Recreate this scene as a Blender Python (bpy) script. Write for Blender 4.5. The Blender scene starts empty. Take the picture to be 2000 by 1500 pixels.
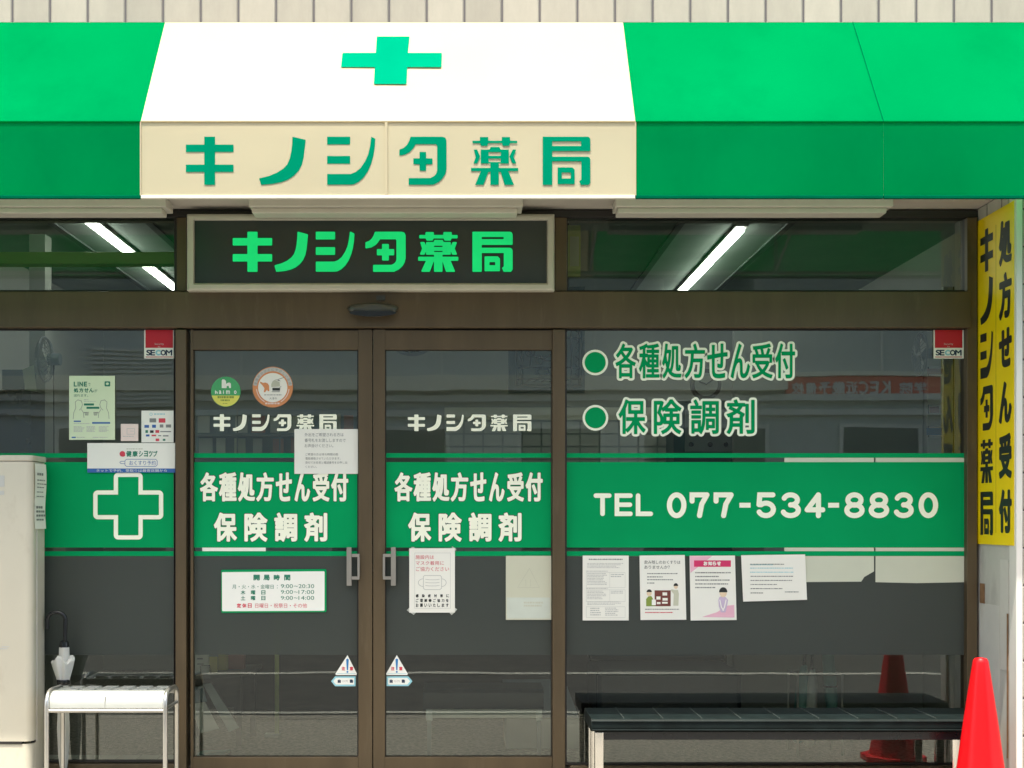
import bpy, bmesh, math, random
from mathutils import Vector
R = math.radians
random.seed(7)
sc = bpy.context.scene
COL = sc.collection

# ------------------------------------------------------------------ camera, sky, sun, exposure
D0 = 6.66          # metres from the glass plane (Y = 0) to the lens
F = 2530.0         # focal length in pixels of the 2000 px wide photograph
HZ = 1.367         # eye height
VX, VY = 915.0, 1010.0
cam = bpy.data.cameras.new("camera"); camo = bpy.data.objects.new("camera", cam); COL.objects.link(camo)
camo.location = (0, -D0, HZ); camo.rotation_euler = (R(90), 0, 0)
cam.sensor_width = 36; cam.lens = F / 2000 * 36
cam.shift_x = (1000 - VX) / 2000; cam.shift_y = (VY - 750) / 2000
cam.clip_end = 500; sc.camera = camo

SUN = Vector((-0.10, -0.262, 0.96)).normalized()
w = bpy.data.worlds.new("World"); sc.world = w; w.use_nodes = True
nt = w.node_tree; bg = nt.nodes["Background"]
sky = nt.nodes.new("ShaderNodeTexSky"); sky.sky_type = 'NISHITA'; sky.sun_disc = False
sky.sun_elevation = math.asin(SUN.z); sky.sun_rotation = math.atan2(SUN.x, SUN.y)
_tw = nt.nodes.new("ShaderNodeMix"); _tw.data_type = 'RGBA'; _tw.blend_type = 'MULTIPLY'; _tw.inputs[0].default_value = 1
nt.links.new(sky.outputs[0], _tw.inputs[6]); _tw.inputs[7].default_value = (1, .965, .86, 1)   # slightly hazy warm sky
nt.links.new(_tw.outputs[2], bg.inputs[0]); sky.air_density = .7; sky.dust_density = 3.5; sky.ozone_density = .3
bg.inputs[1].default_value = 0.20
sl = bpy.data.lights.new("sun", 'SUN'); sl.energy = 3.1; sl.angle = R(0.5); sl.color = (1, .94, .82)
so = bpy.data.objects.new("sun", sl); COL.objects.link(so)
so.rotation_euler = SUN.to_track_quat('Z', 'Y').to_euler(); so.location = (0, -5, 12)
sc.view_settings.view_transform = 'Standard'; sc.view_settings.look = 'None'
sc.view_settings.exposure = 1.42; sc.view_settings.gamma = 1
sc.cycles.max_bounces = 10; sc.cycles.transparent_max_bounces = 16
sc.cycles.diffuse_bounces = 5; sc.cycles.sample_clamp_indirect = 6

# ------------------------------------------------------------------ materials
def srgb(h):
    c = [int(h[i:i+2], 16) / 255 for i in (0, 2, 4)]
    return tuple(x / 12.92 if x <= .04045 else ((x + .055) / 1.055) ** 2.4 for x in c)
MATS = {}
def mat(name, col, rough=.6, metal=0., var=.08, scale=6., bump=0., bscale=80., transl=0., tcol=None, spec=.5, emit=0., coat=0., stretch=None, dirt=None):
    if name in MATS: return MATS[name]
    if isinstance(col, str): col = srgb(col)
    m = bpy.data.materials.new(name); m.use_nodes = True; t = m.node_tree; n = t.nodes; L = t.links
    b = n["Principled BSDF"]; out = n["Material Output"]
    b.inputs["Roughness"].default_value = rough; b.inputs["Metallic"].default_value = metal
    b.inputs["Specular IOR Level"].default_value = spec; b.inputs["Coat Weight"].default_value = coat
    tc = n.new("ShaderNodeTexCoord"); src = tc.outputs["Object"]
    if stretch:
        mp = n.new("ShaderNodeMapping"); mp.inputs["Scale"].default_value = stretch
        L.new(src, mp.inputs[0]); src = mp.outputs[0]
    nz = n.new("ShaderNodeTexNoise"); nz.inputs["Scale"].default_value = scale; nz.inputs["Detail"].default_value = 5
    L.new(src, nz.inputs["Vector"])
    rp = n.new("ShaderNodeValToRGB"); e = rp.color_ramp.elements
    e[0].position = .3; e[1].position = .7
    e[0].color = (*[c * (1 - var) for c in col], 1); e[1].color = (*[min(1, c * (1 + var)) for c in col], 1)
    L.new(nz.outputs["Fac"], rp.inputs[0]); cs = rp.outputs[0]
    if dirt:   # patches of grime with a shape of their own
        dc, dsc, lo, hi, amt = dirt
        n2 = n.new("ShaderNodeTexNoise"); n2.inputs["Scale"].default_value = dsc; n2.inputs["Detail"].default_value = 8
        n2.inputs["Roughness"].default_value = .65
        L.new(src, n2.inputs["Vector"])
        mr = n.new("ShaderNodeMapRange"); mr.inputs[1].default_value = lo; mr.inputs[2].default_value = hi; mr.inputs[4].default_value = amt
        L.new(n2.outputs["Fac"], mr.inputs[0])
        mx = n.new("ShaderNodeMix"); mx.data_type = 'RGBA'; L.new(mr.outputs[0], mx.inputs[0]); L.new(cs, mx.inputs[6])
        mx.inputs[7].default_value = (*dc, 1); cs = mx.outputs[2]
    L.new(cs, b.inputs["Base Color"])
    if bump:
        n3 = n.new("ShaderNodeTexNoise"); n3.inputs["Scale"].default_value = bscale; n3.inputs["Detail"].default_value = 4
        L.new(src, n3.inputs["Vector"])
        bp = n.new("ShaderNodeBump"); bp.inputs["Strength"].default_value = bump; bp.inputs["Distance"].default_value = .01
        L.new(n3.outputs["Fac"], bp.inputs["Height"]); L.new(bp.outputs[0], b.inputs["Normal"])
    if emit:
        b.inputs["Emission Color"].default_value = (*col, 1); b.inputs["Emission Strength"].default_value = emit
    if transl:
        tr = n.new("ShaderNodeBsdfTranslucent"); tr.inputs[0].default_value = (*(tcol or col), 1)
        ms = n.new("ShaderNodeMixShader"); ms.inputs[0].default_value = transl
        L.new(b.outputs[0], ms.inputs[1]); L.new(tr.outputs[0], ms.inputs[2]); L.new(ms.outputs[0], out.inputs[0])
    MATS[name] = m; return m

def glass_mat(name, ior, tint, rough=0.0):
    m = bpy.data.materials.new(name); m.use_nodes = True; t = m.node_tree; n = t.nodes; L = t.links
    n.remove(n["Principled BSDF"]); out = n["Material Output"]
    tr = n.new("ShaderNodeBsdfTransparent"); tr.inputs[0].default_value = (*tint, 1)
    gl = n.new("ShaderNodeBsdfGlossy"); gl.inputs["Roughness"].default_value = rough; gl.inputs[0].default_value = (.93, 1, .96, 1)
    fr = n.new("ShaderNodeFresnel"); fr.inputs[0].default_value = ior
    # faint waviness of the sheet
    tc = n.new("ShaderNodeTexCoord"); nz = n.new("ShaderNodeTexNoise"); nz.inputs["Scale"].default_value = 1.3
    bp = n.new("ShaderNodeBump"); bp.inputs["Strength"].default_value = .04; bp.inputs["Distance"].default_value = .02
    L.new(tc.outputs["Object"], nz.inputs["Vector"]); L.new(nz.outputs["Fac"], bp.inputs["Height"]); L.new(bp.outputs[0], gl.inputs["Normal"])
    ms = n.new("ShaderNodeMixShader"); L.new(fr.outputs[0], ms.inputs[0]); L.new(tr.outputs[0], ms.inputs[1]); L.new(gl.outputs[0], ms.inputs[2])
    L.new(ms.outputs[0], out.inputs[0]); MATS[name] = m; return m

def film_mat(name, col, opac):
    m = bpy.data.materials.new(name); m.use_nodes = True; t = m.node_tree; n = t.nodes; L = t.links
    b = n["Principled BSDF"]; b.inputs["Base Color"].default_value = (*col, 1); b.inputs["Roughness"].default_value = .45
    b.inputs["Specular IOR Level"].default_value = .35
    nz = n.new("ShaderNodeTexNoise"); nz.inputs["Scale"].default_value = 2.2; nz.inputs["Detail"].default_value = 3
    tc = n.new("ShaderNodeTexCoord"); L.new(tc.outputs["Object"], nz.inputs["Vector"])
    mr = n.new("ShaderNodeMapRange"); mr.inputs[3].default_value = opac - .05; mr.inputs[4].default_value = min(1, opac + .05)
    L.new(nz.outputs["Fac"], mr.inputs[0])
    tr = n.new("ShaderNodeBsdfTransparent"); tr.inputs[0].default_value = (.8, .9, .85, 1)
    ms = n.new("ShaderNodeMixShader"); L.new(mr.outputs[0], ms.inputs[0]); L.new(tr.outputs[0], ms.inputs[1]); L.new(b.outputs[0], ms.inputs[2])
    L.new(ms.outputs[0], n["Material Output"].inputs[0]); MATS[name] = m; return m

def tile_mat(name, col, grout, pitch, ox, oz, axis='X', joint=.05):
    """square stack-bonded tiles; joints from object coordinates"""
    m = bpy.data.materials.new(name); m.use_nodes = True; t = m.node_tree; n = t.nodes; L = t.links
    b = n["Principled BSDF"]; b.inputs["Roughness"].default_value = .42
    tc = n.new("ShaderNodeTexCoord"); sp = n.new("ShaderNodeSeparateXYZ"); L.new(tc.outputs["Object"], sp.inputs[0])
    def math_(op, a, b_=None, v=None):
        x = n.new("ShaderNodeMath"); x.operation = op; L.new(a, x.inputs[0])
        if b_ is not None: L.new(b_, x.inputs[1])
        if v is not None: x.inputs[1].default_value = v
        return x.outputs[0]
    u = math_('DIVIDE', math_('SUBTRACT', sp.outputs[axis], v=ox), v=pitch)
    v = math_('DIVIDE', math_('SUBTRACT', sp.outputs['Z'], v=oz), v=pitch)
    def edge(c):
        f = math_('FRACT', c); g = math_('SUBTRACT', f, v=.5); g = math_('ABSOLUTE', g)
        return math_('SUBTRACT', g, v=.5 - joint / 2)      # >0 in the joint
    mx = math_('MAXIMUM', edge(u), edge(v))
    fac = n.new("ShaderNodeMapRange"); fac.inputs[1].default_value = -.006; fac.inputs[2].default_value = .006; L.new(mx, fac.inputs[0])
    cb = n.new("ShaderNodeCombineXYZ"); L.new(math_('FLOOR', u), cb.inputs[0]); L.new(math_('FLOOR', v), cb.inputs[1])
    wn = n.new("ShaderNodeTexWhiteNoise"); L.new(cb.outputs[0], wn.inputs[0])
    vr = n.new("ShaderNodeMapRange"); vr.inputs[3].default_value = .88; vr.inputs[4].default_value = 1.06; L.new(wn.outputs[0], vr.inputs[0])
    nz = n.new("ShaderNodeTexNoise"); nz.inputs["Scale"].default_value = 9; nz.inputs["Detail"].default_value = 9; nz.inputs["Roughness"].default_value = .7
    mp = n.new("ShaderNodeMapping"); mp.inputs["Scale"].default_value = (1, 1, .35); L.new(tc.outputs["Object"], mp.inputs[0]); L.new(mp.outputs[0], nz.inputs["Vector"])
    n2 = n.new("ShaderNodeMapRange"); n2.inputs[1].default_value = .3; n2.inputs[2].default_value = .7; n2.inputs[3].default_value = .84; n2.inputs[4].default_value = 1.05
    L.new(nz.outputs["Fac"], n2.inputs[0])
    k = math_('MULTIPLY', vr.outputs[0], n2.outputs[0])
    vm = n.new("ShaderNodeVectorMath"); vm.operation = 'SCALE'; vm.inputs[0].default_value = col; L.new(k, vm.inputs["Scale"])
    mix = n.new("ShaderNodeMix"); mix.data_type = 'RGBA'; L.new(fac.outputs[0], mix.inputs[0]); L.new(vm.outputs[0], mix.inputs[6]); mix.inputs[7].default_value = (*grout, 1)
    L.new(mix.outputs[2], b.inputs["Base Color"])
    hgt = n.new("ShaderNodeMapRange"); hgt.inputs[1].default_value = -.03; hgt.inputs[2].default_value = .005; hgt.inputs[3].default_value = 1; hgt.inputs[4].default_value = 0
    L.new(mx, hgt.inputs[0])
    bp = n.new("ShaderNodeBump"); bp.inputs["Strength"].default_value = .8; bp.inputs["Distance"].default_value = .006
    L.new(hgt.outputs[0], bp.inputs["Height"]); L.new(bp.outputs[0], b.inputs["Normal"])
    MATS[name] = m; return m

GREEN = (.002, .31, .105)
mat("awning_green", (.0, .245, .075), .8, var=.10, scale=1.1, bump=.25, bscale=5, transl=.42, tcol=(.0, .50, .10), spec=.0,
    dirt=((.0, .19, .06), 2.6, .5, .75, .6), stretch=(1, 1, .5))
mat("awning_white", (.59, .55, .385), .8, var=.03, scale=2, bump=.2, bscale=5, transl=.3, tcol=(.80, .66, .38), spec=.0,
    dirt=((.55, .5, .38), 3.2, .6, .85, .25))
mat("awning_print", (.0, .235, .125), .8, var=.05, scale=3, transl=.12, spec=.0)
mat("awning_hem", (.0, .10, .045), .85, spec=0)
mat("awning_seam", (.0, .13, .045), .9, spec=0)
mat("white_hem", (.72, .68, .55), .5)
mat("vinyl_green", (.0, .31, .10), .5, var=.06, scale=2.5, spec=.08, bump=.08, bscale=14)
mat("vinyl_cream", (.93, .95, .77), .45, var=.03)
mat("vinyl_dark", (.004, .055, .03), .5)
mat("bronze", (.104, .075, .040), .42, metal=.25, var=.12, scale=3, stretch=(4, 4, .6), bump=.03, bscale=300, spec=.5, dirt=((.20, .16, .10), 5, .58, .85, .45))
mat("bronze_dark", (.022, .02, .018), .5, var=.2)
mat("gasket", (.008, .009, .009), .6)
mat("soffit", (.50, .47, .42), .7, var=.05, scale=3)
mat("fixture_white", (.62, .60, .53), .4, var=.04)
mat("sign_frame", (.56, .55, .46), .4, var=.05, metal=.1)
mat("sign_face", (.03, .043, .042), .3, var=.2, scale=1.5)
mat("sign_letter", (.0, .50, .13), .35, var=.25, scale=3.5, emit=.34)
mat("yellow", (1.0, .70, .0), .42, var=.05, scale=3)
mat("yellow_seam", (.45, .33, .01), .6)
mat("black_ink", (.015, .02, .018), .5)
mat("red_vinyl", (.50, .008, .02), .4)
mat("navy_ink", (.01, .03, .07), .5)
mat("cone_red", (.66, .004, .008), .36, var=.12, scale=5, spec=.35, transl=.12, tcol=(.9, .02, .02), bump=.06, bscale=40, dirt=((.30, .02, .02), 9, .58, .8, .55), stretch=(1, 1, .5))
mat("bench_white", (.42, .44, .415), .3, var=.05, scale=8, dirt=((.4, .4, .36), 12, .62, .8, .4))
mat("steel", (.55, .54, .5), .28, metal=.85, var=.1)
mat("handle_grey", (.30, .285, .25), .45, metal=.3)
mat("stitch", (.035, .045, .042), .6)
mat("chrome", (.75, .74, .7), .15, metal=1)
mat("black_vinyl", (.006, .011, .011), .5, var=.3, scale=14, bump=.1, bscale=120, spec=.15)
mat("black_plastic", (.012, .014, .016), .22)
mat("sensor_grey", (.06, .065, .055), .3)
mat("umbrella_white", (.72, .74, .70), .35, var=.06, transl=.3, bump=.15, bscale=30)
mat("umbrella_teal", (.18, .42, .38), .4, transl=.3)
mat("cabinet_cream", (.57, .545, .44), .45, var=.05, scale=4, dirt=((.33, .29, .2), 6, .56, .78, .55), stretch=(1, 1, .5))
mat("cabinet_side", (.55, .52, .42), .5, var=.08, scale=5, dirt=((.3, .25, .15), 6, .55, .8, .5), stretch=(1, 1, .4))
mat("paper", (.88, .88, .80), .6, var=.02, scale=5, transl=.1, bump=.1, bscale=9)
mat("paper_faded", (.60, .61, .47), .6, var=.05, scale=3, transl=.1)
mat("paper_back", (.62, .65, .52), .7, var=.05, scale=4, transl=.1, bump=.3, bscale=6)
mat("paper_green", (.66, .76, .52), .55, var=.02)
mat("paper_pink", (.80, .66, .60), .6)
mat("pink", (.78, .45, .55), .6)
mat("magenta", (.62, .03, .13), .5)
mat("ink_grey", (.22, .23, .22), .6)
mat("ink_light", (.50, .51, .48), .6)
mat("ink_faint", (.50, .51, .40), .6)
mat("ink_green", (.02, .2, .12), .6)
mat("ink_blue", (.03, .12, .38), .5)
mat("ink_red", (.62, .05, .08), .6)
mat("ink_cyan", (.35, .62, .66), .6)
mat("sticker_orange", (.65, .26, .10), .5)
mat("sticker_yellow", (.70, .68, .12), .5)
mat("sticker_lime", (.06, .36, .13), .5)
mat("sticker_cyan", (.28, .58, .66), .45)
mat("sticker_blue", (.02, .20, .50), .45)
mat("skin", (.75, .6, .42), .6); mat("olive", (.22, .3, .05), .6); mat("maroon", (.16, .04, .03), .6); mat("lilac", (.55, .45, .6), .6)
mat("tape", (.65, .68, .62), .3, transl=.4)
mat("pier_plaster", (.50, .49, .44), .8, var=.10, scale=4, bump=.25, bscale=25, stretch=(1, 1, .35), dirt=((.25, .24, .21), 5.5, .5, .75, .7))
mat("plaster_patch", (.58, .57, .52), .75, var=.06, dirt=((.4, .36, .3), 6, .5, .8, .5))
mat("rust", (.22, .12, .055), .8, var=.25, scale=20)
mat("trim_white", (.70, .69, .64), .5, dirt=((.4, .38, .33), 7, .55, .8, .4), stretch=(1, 1, .3))
mat("concrete", (.25, .235, .205), .85, var=.28, scale=110, bump=.3, bscale=60, dirt=((.2, .19, .17), 2, .5, .8, .5))
mat("asphalt", (.06, .06, .058), .9, var=.25, scale=30, bump=.5, bscale=120)
mat("road_paint", (.36, .36, .33), .8, var=.3, scale=18)
mat("carpet", (.20, .18, .15), .95, var=.6, scale=50, bump=.5, bscale=120)
mat("room_wall", (.34, .36, .32), .8, var=.05, scale=1.5)
mat("room_ceiling", (.30, .37, .33), .8, var=.05)
mat("ceiling_trough", (.10, .13, .12), .7)
mat("lamp_lit", (1, .98, .90), .4, var=0, emit=6)
mat("lamp_body", (.6, .6, .57), .4)
mat("dark_wood", (.045, .032, .025), .45, var=.3, scale=4, stretch=(1, 1, 6))
mat("counter_top", (.10, .10, .09), .3)
mat("navy_cushion", (.012, .022, .032), .4, var=.2)
mat("white_plastic", (.9, .92, .88), .35)
mat("grey_plastic", (.22, .25, .25), .4)
mat("reflected_ground_cream", (.85, .83, .74), .7, var=.06, dirt=((.3, .28, .25), 14, .66, .75, .6))  # cream of a sunlit ground reflection, put on an added block
mat("reflected_ground_grey", (.30, .34, .38), .5)  # grey part of the same reflection, top of the added block
mat("leaded_glass", (.33, .38, .36), .3, transl=.4)
mat("lead", (.02, .03, .035), .5)
mat("teal_case", (.02, .06, .07), .4)
mat("beam_yellow", (.50, .56, .20), .5, var=.05)
mat("goods_a", (.55, .57, .53), .6); mat("goods_b", (.2, .26, .28), .6); mat("goods_c", (.45, .2, .17), .6); mat("goods_d", (.62, .55, .2), .6)
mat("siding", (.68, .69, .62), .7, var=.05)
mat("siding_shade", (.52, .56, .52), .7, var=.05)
mat("fascia", (.85, .83, .66), .6, var=.04)
mat("banner_red", (.75, .16, .09), .6)
mat("opp_window", (.10, .12, .12), .15)
mat("mirror", (.5, .55, .52), .05, metal=1.)
glass_mat("window_glass", 2.05, (.80, .87, .82))
glass_mat("tinted_glass", 1.58, (.74, .84, .78))
film_mat("frosted_film", (.058, .068, .060), .80)
PX = .1791
tile_mat("wall_tile", (.44, .42, .345), (.09, .085, .085), PX, -2.168, 1.221)
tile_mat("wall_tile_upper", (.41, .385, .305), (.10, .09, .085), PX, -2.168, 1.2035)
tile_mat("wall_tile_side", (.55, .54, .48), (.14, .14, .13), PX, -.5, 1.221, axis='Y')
tile_mat("sill_tile", (.6, .6, .54), (.2, .2, .18), .108, 0, -1, joint=.03)

# ------------------------------------------------------------------ mesh helpers
def S(d=0): return F / (D0 - d)
def W(px, py, d=0):            # a point measured in the photo, on the plane d metres in front of the glass
    s = S(d); return ((px - VX) / s, -d, HZ + (VY - py) / s)
class MB:
    def __init__(s): s.v = []; s.f = []
    def add(s, vs, fs):
        o = len(s.v); s.v += [tuple(v) for v in vs]; s.f += [tuple(i + o for i in f) for f in fs]; return s
    def box(s, x0, x1, y0, y1, z0, z1):
        x0, x1 = sorted((x0, x1)); y0, y1 = sorted((y0, y1)); z0, z1 = sorted((z0, z1))
        return s.add([(x0,y0,z0),(x1,y0,z0),(x1,y1,z0),(x0,y1,z0),(x0,y0,z1),(x1,y0,z1),(x1,y1,z1),(x0,y1,z1)],
                     [(0,3,2,1),(4,5,6,7),(0,1,5,4),(1,2,6,5),(2,3,7,6),(3,0,4,7)])
    def pbox(s, px0, py0, px1, py1, d, dback=0):     # box whose front face covers photo rectangle on plane d
        a = W(px0, py0, d); b = W(px1, py1, d)
        return s.box(a[0], b[0], -d, -dback, b[2], a[2])
    def rect(s, px0, py0, px1, py1, d):
        a = W(px0, py0, d); b = W(px1, py1, d)
        return s.add([(a[0],-d,b[2]),(b[0],-d,b[2]),(b[0],-d,a[2]),(a[0],-d,a[2])], [(0,1,2,3)])
    def poly(s, pts, d):
        vs = [W(x, y, d) for x, y in pts]; n = len(vs)
        ar = sum(vs[i][0]*vs[(i+1)%n][2] - vs[(i+1)%n][0]*vs[i][2] for i in range(n))
        idx = tuple(range(n)) if ar > 0 else tuple(range(n))[::-1]
        return s.add(vs, [idx])
    def disc(s, cx, cy, rx, d, ry=None, n=40, r0=None, a0=0, a1=360):
        ry = ry or rx; full = a1 - a0 >= 360
        m = n if full else n + 1
        P = [(cx + rx*math.cos(R(a0+(a1-a0)*i/n)), cy - ry*math.sin(R(a0+(a1-a0)*i/n))) for i in range(m)]
        if r0 is None: return s.poly(P, d)
        k = r0 / rx
        Q = [(cx + (x-cx)*k, cy + (y-cy)*k) for x, y in P]
        vs = [W(*p, d) for p in P] + [W(*q, d) for q in Q]
        rng = range(n)
        return s.add(vs, [(i, (i+1) % m, m+(i+1) % m, m+i) for i in rng])
    def tube(s, pts, r, n=12, cap=True):
        pts = [Vector(p) for p in pts]; rs = r if isinstance(r, (list, tuple)) else [r]*len(pts)
        rings = []; up = None
        for i, p in enumerate(pts):
            t = (pts[min(i+1, len(pts)-1)] - pts[max(i-1, 0)]).normalized()
            if up is None:
                up = Vector((0,0,1)) if abs(t.z) < .9 else Vector((1,0,0))
            a = t.cross(up).normalized(); b = a.cross(t).normalized(); up = b
            rings.append([p + (a*math.cos(2*math.pi*k/n) + b*math.sin(2*math.pi*k/n))*rs[i] for k in range(n)])
        vs = [v for rg in rings for v in rg]; fs = []
        for i in range(len(rings)-1):
            for k in range(n):
                fs.append((i*n+k, i*n+(k+1) % n, (i+1)*n+(k+1) % n, (i+1)*n+k))
        if cap: fs.append(tuple(range(n))[::-1]); fs.append(tuple((len(rings)-1)*n+k for k in range(n)))
        return s.add(vs, fs)
    def lathe(s, prof, cx, cy, n=32, sq=0., wob=None):
        vs = []
        for i, (r, z) in enumerate(prof):
            for k in range(n):
                a = 2*math.pi*k/n; q = r * (wob(a, z) if wob else 1)
                vs.append((cx + q*math.cos(a), cy + q*math.sin(a), z))
        fs = [(i*n+k, i*n+(k+1) % n, (i+1)*n+(k+1) % n, (i+1)*n+k) for i in range(len(prof)-1) for k in range(n)]
        fs.append(tuple(range(n))[::-1]); fs.append(tuple((len(prof)-1)*n+k for k in range(n)))
        return s.add(vs, fs)
    def prism_x(s, prof, x0, x1):      # closed (y,z) profile swept in x
        n = len(prof)
        vs = [(x0, y, z) for y, z in prof] + [(x1, y, z) for y, z in prof]
        fs = [(i, (i+1) % n, n+(i+1) % n, n+i) for i in range(n)] + [tuple(range(n))[::-1], tuple(range(n, 2*n))]
        return s.add(vs, fs)
    def prism_z(s, prof, z0, z1):
        n = len(prof)
        vs = [(x, y, z0) for x, y in prof] + [(x, y, z1) for x, y in prof]
        fs = [(i, (i+1) % n, n+(i+1) % n, n+i) for i in range(n)] + [tuple(range(n))[::-1], tuple(range(n, 2*n))]
        return s.add(vs, fs)

ORG = {}
def obj(name, mb, m, parent=None, origin=None, smooth=False, bevel=0., label=None):
    if parent is not None:
        o0 = ORG[parent.name]
    else:
        if origin is None:
            xs = [v[0] for v in mb.v]; ys = [v[1] for v in mb.v]; zs = [v[2] for v in mb.v]
            origin = ((min(xs)+max(xs))/2, (min(ys)+max(ys))/2, min(zs))
        o0 = origin
    me = bpy.data.meshes.new(name)
    me.from_pydata([(v[0]-o0[0], v[1]-o0[1], v[2]-o0[2]) for v in mb.v], [], mb.f)
    me.materials.append(MATS[m] if isinstance(m, str) else m)
    bm = bmesh.new(); bm.from_mesh(me)
    if len(mb.f) < 4000 and any(len(f) > 2 for f in mb.f) and not getattr(mb, 'flat', False): bmesh.ops.recalc_face_normals(bm, faces=bm.faces)
    bm.to_mesh(me); bm.free()
    if smooth:
        me.polygons.foreach_set("use_smooth", [True]*len(me.polygons))
        try: me.set_sharp_from_angle(angle=R(40))
        except Exception: pass
    o = bpy.data.objects.new(name, me); COL.objects.link(o)
    if parent is not None: o.parent = parent
    else: o.location = o0
    ORG[o.name] = o0
    if bevel:
        bv = o.modifiers.new("bevel", 'BEVEL'); bv.width = bevel; bv.segments = 2; bv.limit_method = 'ANGLE'
    if label: o["label"] = label
    return o
def thing(name, label, cat, origin, group=None, kind=None):
    o = bpy.data.objects.new(name, None); COL.objects.link(o); o.location = origin; ORG[o.name] = tuple(origin)
    o["label"] = label; o["category"] = cat; o.empty_display_size = .1
    if group: o["group"] = group
    if kind: o["kind"] = kind
    return o
def tag(o, label=None, cat=None, group=None, kind=None):
    if label: o["label"] = label
    if cat: o["category"] = cat
    if group: o["group"] = group
    if kind: o["kind"] = kind
    return o

# ------------------------------------------------------------------ lettering
def curve_mesh(co):
    COL.objects.link(co); dg = bpy.context.evaluated_depsgraph_get()
    me = bpy.data.meshes.new_from_object(co.evaluated_get(dg))
    v = [tuple(x.co) for x in me.vertices]; f = [tuple(p.vertices) for p in me.polygons]
    cd = co.data; bpy.data.objects.remove(co); bpy.data.meshes.remove(me); bpy.data.curves.remove(cd)
    return v, f
def text_geo(s, off=0., spacing=1., shear=0.):
    cu = bpy.data.curves.new("t", 'FONT'); cu.body = s; cu.size = 1; cu.offset = off; cu.space_character = spacing
    cu.resolution_u = 4; cu.fill_mode = 'FRONT'; cu.shear = shear
    return curve_mesh(bpy.data.objects.new("t", cu))
def place(mb, v, f, tgt, box=None):
    """map glyph plane points into tgt(u, w) with u, w in 0..1 over box"""
    if not v: return
    if box is None:
        box = (min(p[0] for p in v), max(p[0] for p in v), min(p[1] for p in v), max(p[1] for p in v))
    x0, x1, y0, y1 = box
    mb.add([tgt((p[0]-x0)/max(1e-6, x1-x0), (p[1]-y0)/max(1e-6, y1-y0)) for p in v], f)
def front(px0, py0, px1, py1, d):
    return lambda u, w_: W(px0 + (px1-px0)*u, py1 + (py0-py1)*w_, d)
def text(mb, s, px0, py0, px1, py1, d, off=.012, spacing=1.):
    base = text_geo(s, .0, spacing)[0]
    if not base: return
    g = off
    box = (min(p[0] for p in base)-g, max(p[0] for p in base)+g, min(p[1] for p in base)-g, max(p[1] for p in base)+g)
    v, f = text_geo(s, off, spacing); mb.flat = True
    place(mb, v, f, front(px0, py0, px1, py1, d), box)
import numpy as np
def seg_field(segs, gx, gy):
    """signed distance (inside > 0, even-odd) of grid points to a set of segments"""
    A = np.array([q[0] for q in segs], float); B = np.array([q[1] for q in segs], float)
    X, Y = np.meshgrid(gx, gy); P = np.stack([X.ravel(), Y.ravel()], 1)
    best = np.full(len(P), 1e9); cross = np.zeros(len(P), int)
    for a, b in zip(A, B):
        ab = b-a; l2 = ab@ab
        if l2 < 1e-12: continue
        t = np.clip(((P-a)@ab)/l2, 0, 1); q = P-a-t[:, None]*ab
        best = np.minimum(best, (q*q).sum(1))
        c = (a[1] > P[:, 1]) != (b[1] > P[:, 1])
        xi = a[0] + (P[:, 1]-a[1])*(ab[0]/(ab[1] if abs(ab[1]) > 1e-12 else 1e-12))
        cross += (c & (P[:, 0] < xi)).astype(int)
    return (np.sqrt(best)*np.where(cross % 2 == 1, 1, -1)).reshape(X.shape)
def fill_field(mb, fld, gx, gy, thr, tgt):
    """flat mesh of the region fld > -thr, with cut cells along its rounded outline"""
    V = fld + thr; ins = V > 0; ny, nx = V.shape; mb.flat = True
    for j in range(ny-1):
        i = 0
        while i < nx-1:
            c = (ins[j, i], ins[j, i+1], ins[j+1, i+1], ins[j+1, i])
            if all(c):
                k = i
                while k < nx-1 and ins[j, k] and ins[j, k+1] and ins[j+1, k] and ins[j+1, k+1]: k += 1
                mb.add([tgt(gx[i], gy[j]), tgt(gx[i], gy[j+1]), tgt(gx[k], gy[j+1]), tgt(gx[k], gy[j])], [(0,1,2,3)])
                i = k; continue
            if any(c):
                co = [(i, j), (i, j+1), (i+1, j+1), (i+1, j)]; P = []
                for q in range(4):
                    (a, b), (e, f) = co[q], co[(q+1) % 4]
                    va, vb = V[b, a], V[f, e]
                    if va > 0: P.append((gx[a], gy[b]))
                    if (va > 0) != (vb > 0):
                        t = va/(va-vb); P.append((gx[a]+(gx[e]-gx[a])*t, gy[b]+(gy[f]-gy[b])*t))
                if len(P) > 2: mb.add([tgt(*p) for p in P], [tuple(range(len(P)))])
            i += 1
_gc = {}
def glyph_segs(ch):
    if ch not in _gc:
        v, f = text_geo(ch, 0); cnt = {}
        for t in f:
            for i in range(len(t)):
                e = (t[i], t[(i+1) % len(t)]); k = (min(e), max(e)); cnt[k] = cnt.get(k, 0)+1
        _gc[ch] = [(v[a][:2], v[b][:2]) for (a, b), c in cnt.items() if c == 1]
    return _gc[ch]
def bold_glyph(mb, parts, box, grow, extra, tgt, step=.6):
    """parts: lists of segments in 0..1 glyph space (y up); box px (x0,y0,x1,y1), y down"""
    x0, y0, x1, y1 = box; g = grow; m = grow+extra+1.5
    gx = np.arange(x0-m, x1+m+step, step); gy = np.arange(y0-m, y1+m+step, step); fld = None
    for sg in parts:
        q = [((x0+g+(x1-x0-2*g)*a[0], y1-g-(y1-y0-2*g)*a[1]), (x0+g+(x1-x0-2*g)*b[0], y1-g-(y1-y0-2*g)*b[1])) for a, b in sg]
        f = seg_field(q, gx, gy); fld = f if fld is None else np.maximum(fld, f)
    fill_field(mb, fld, gx, gy, grow+extra, tgt)
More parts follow.
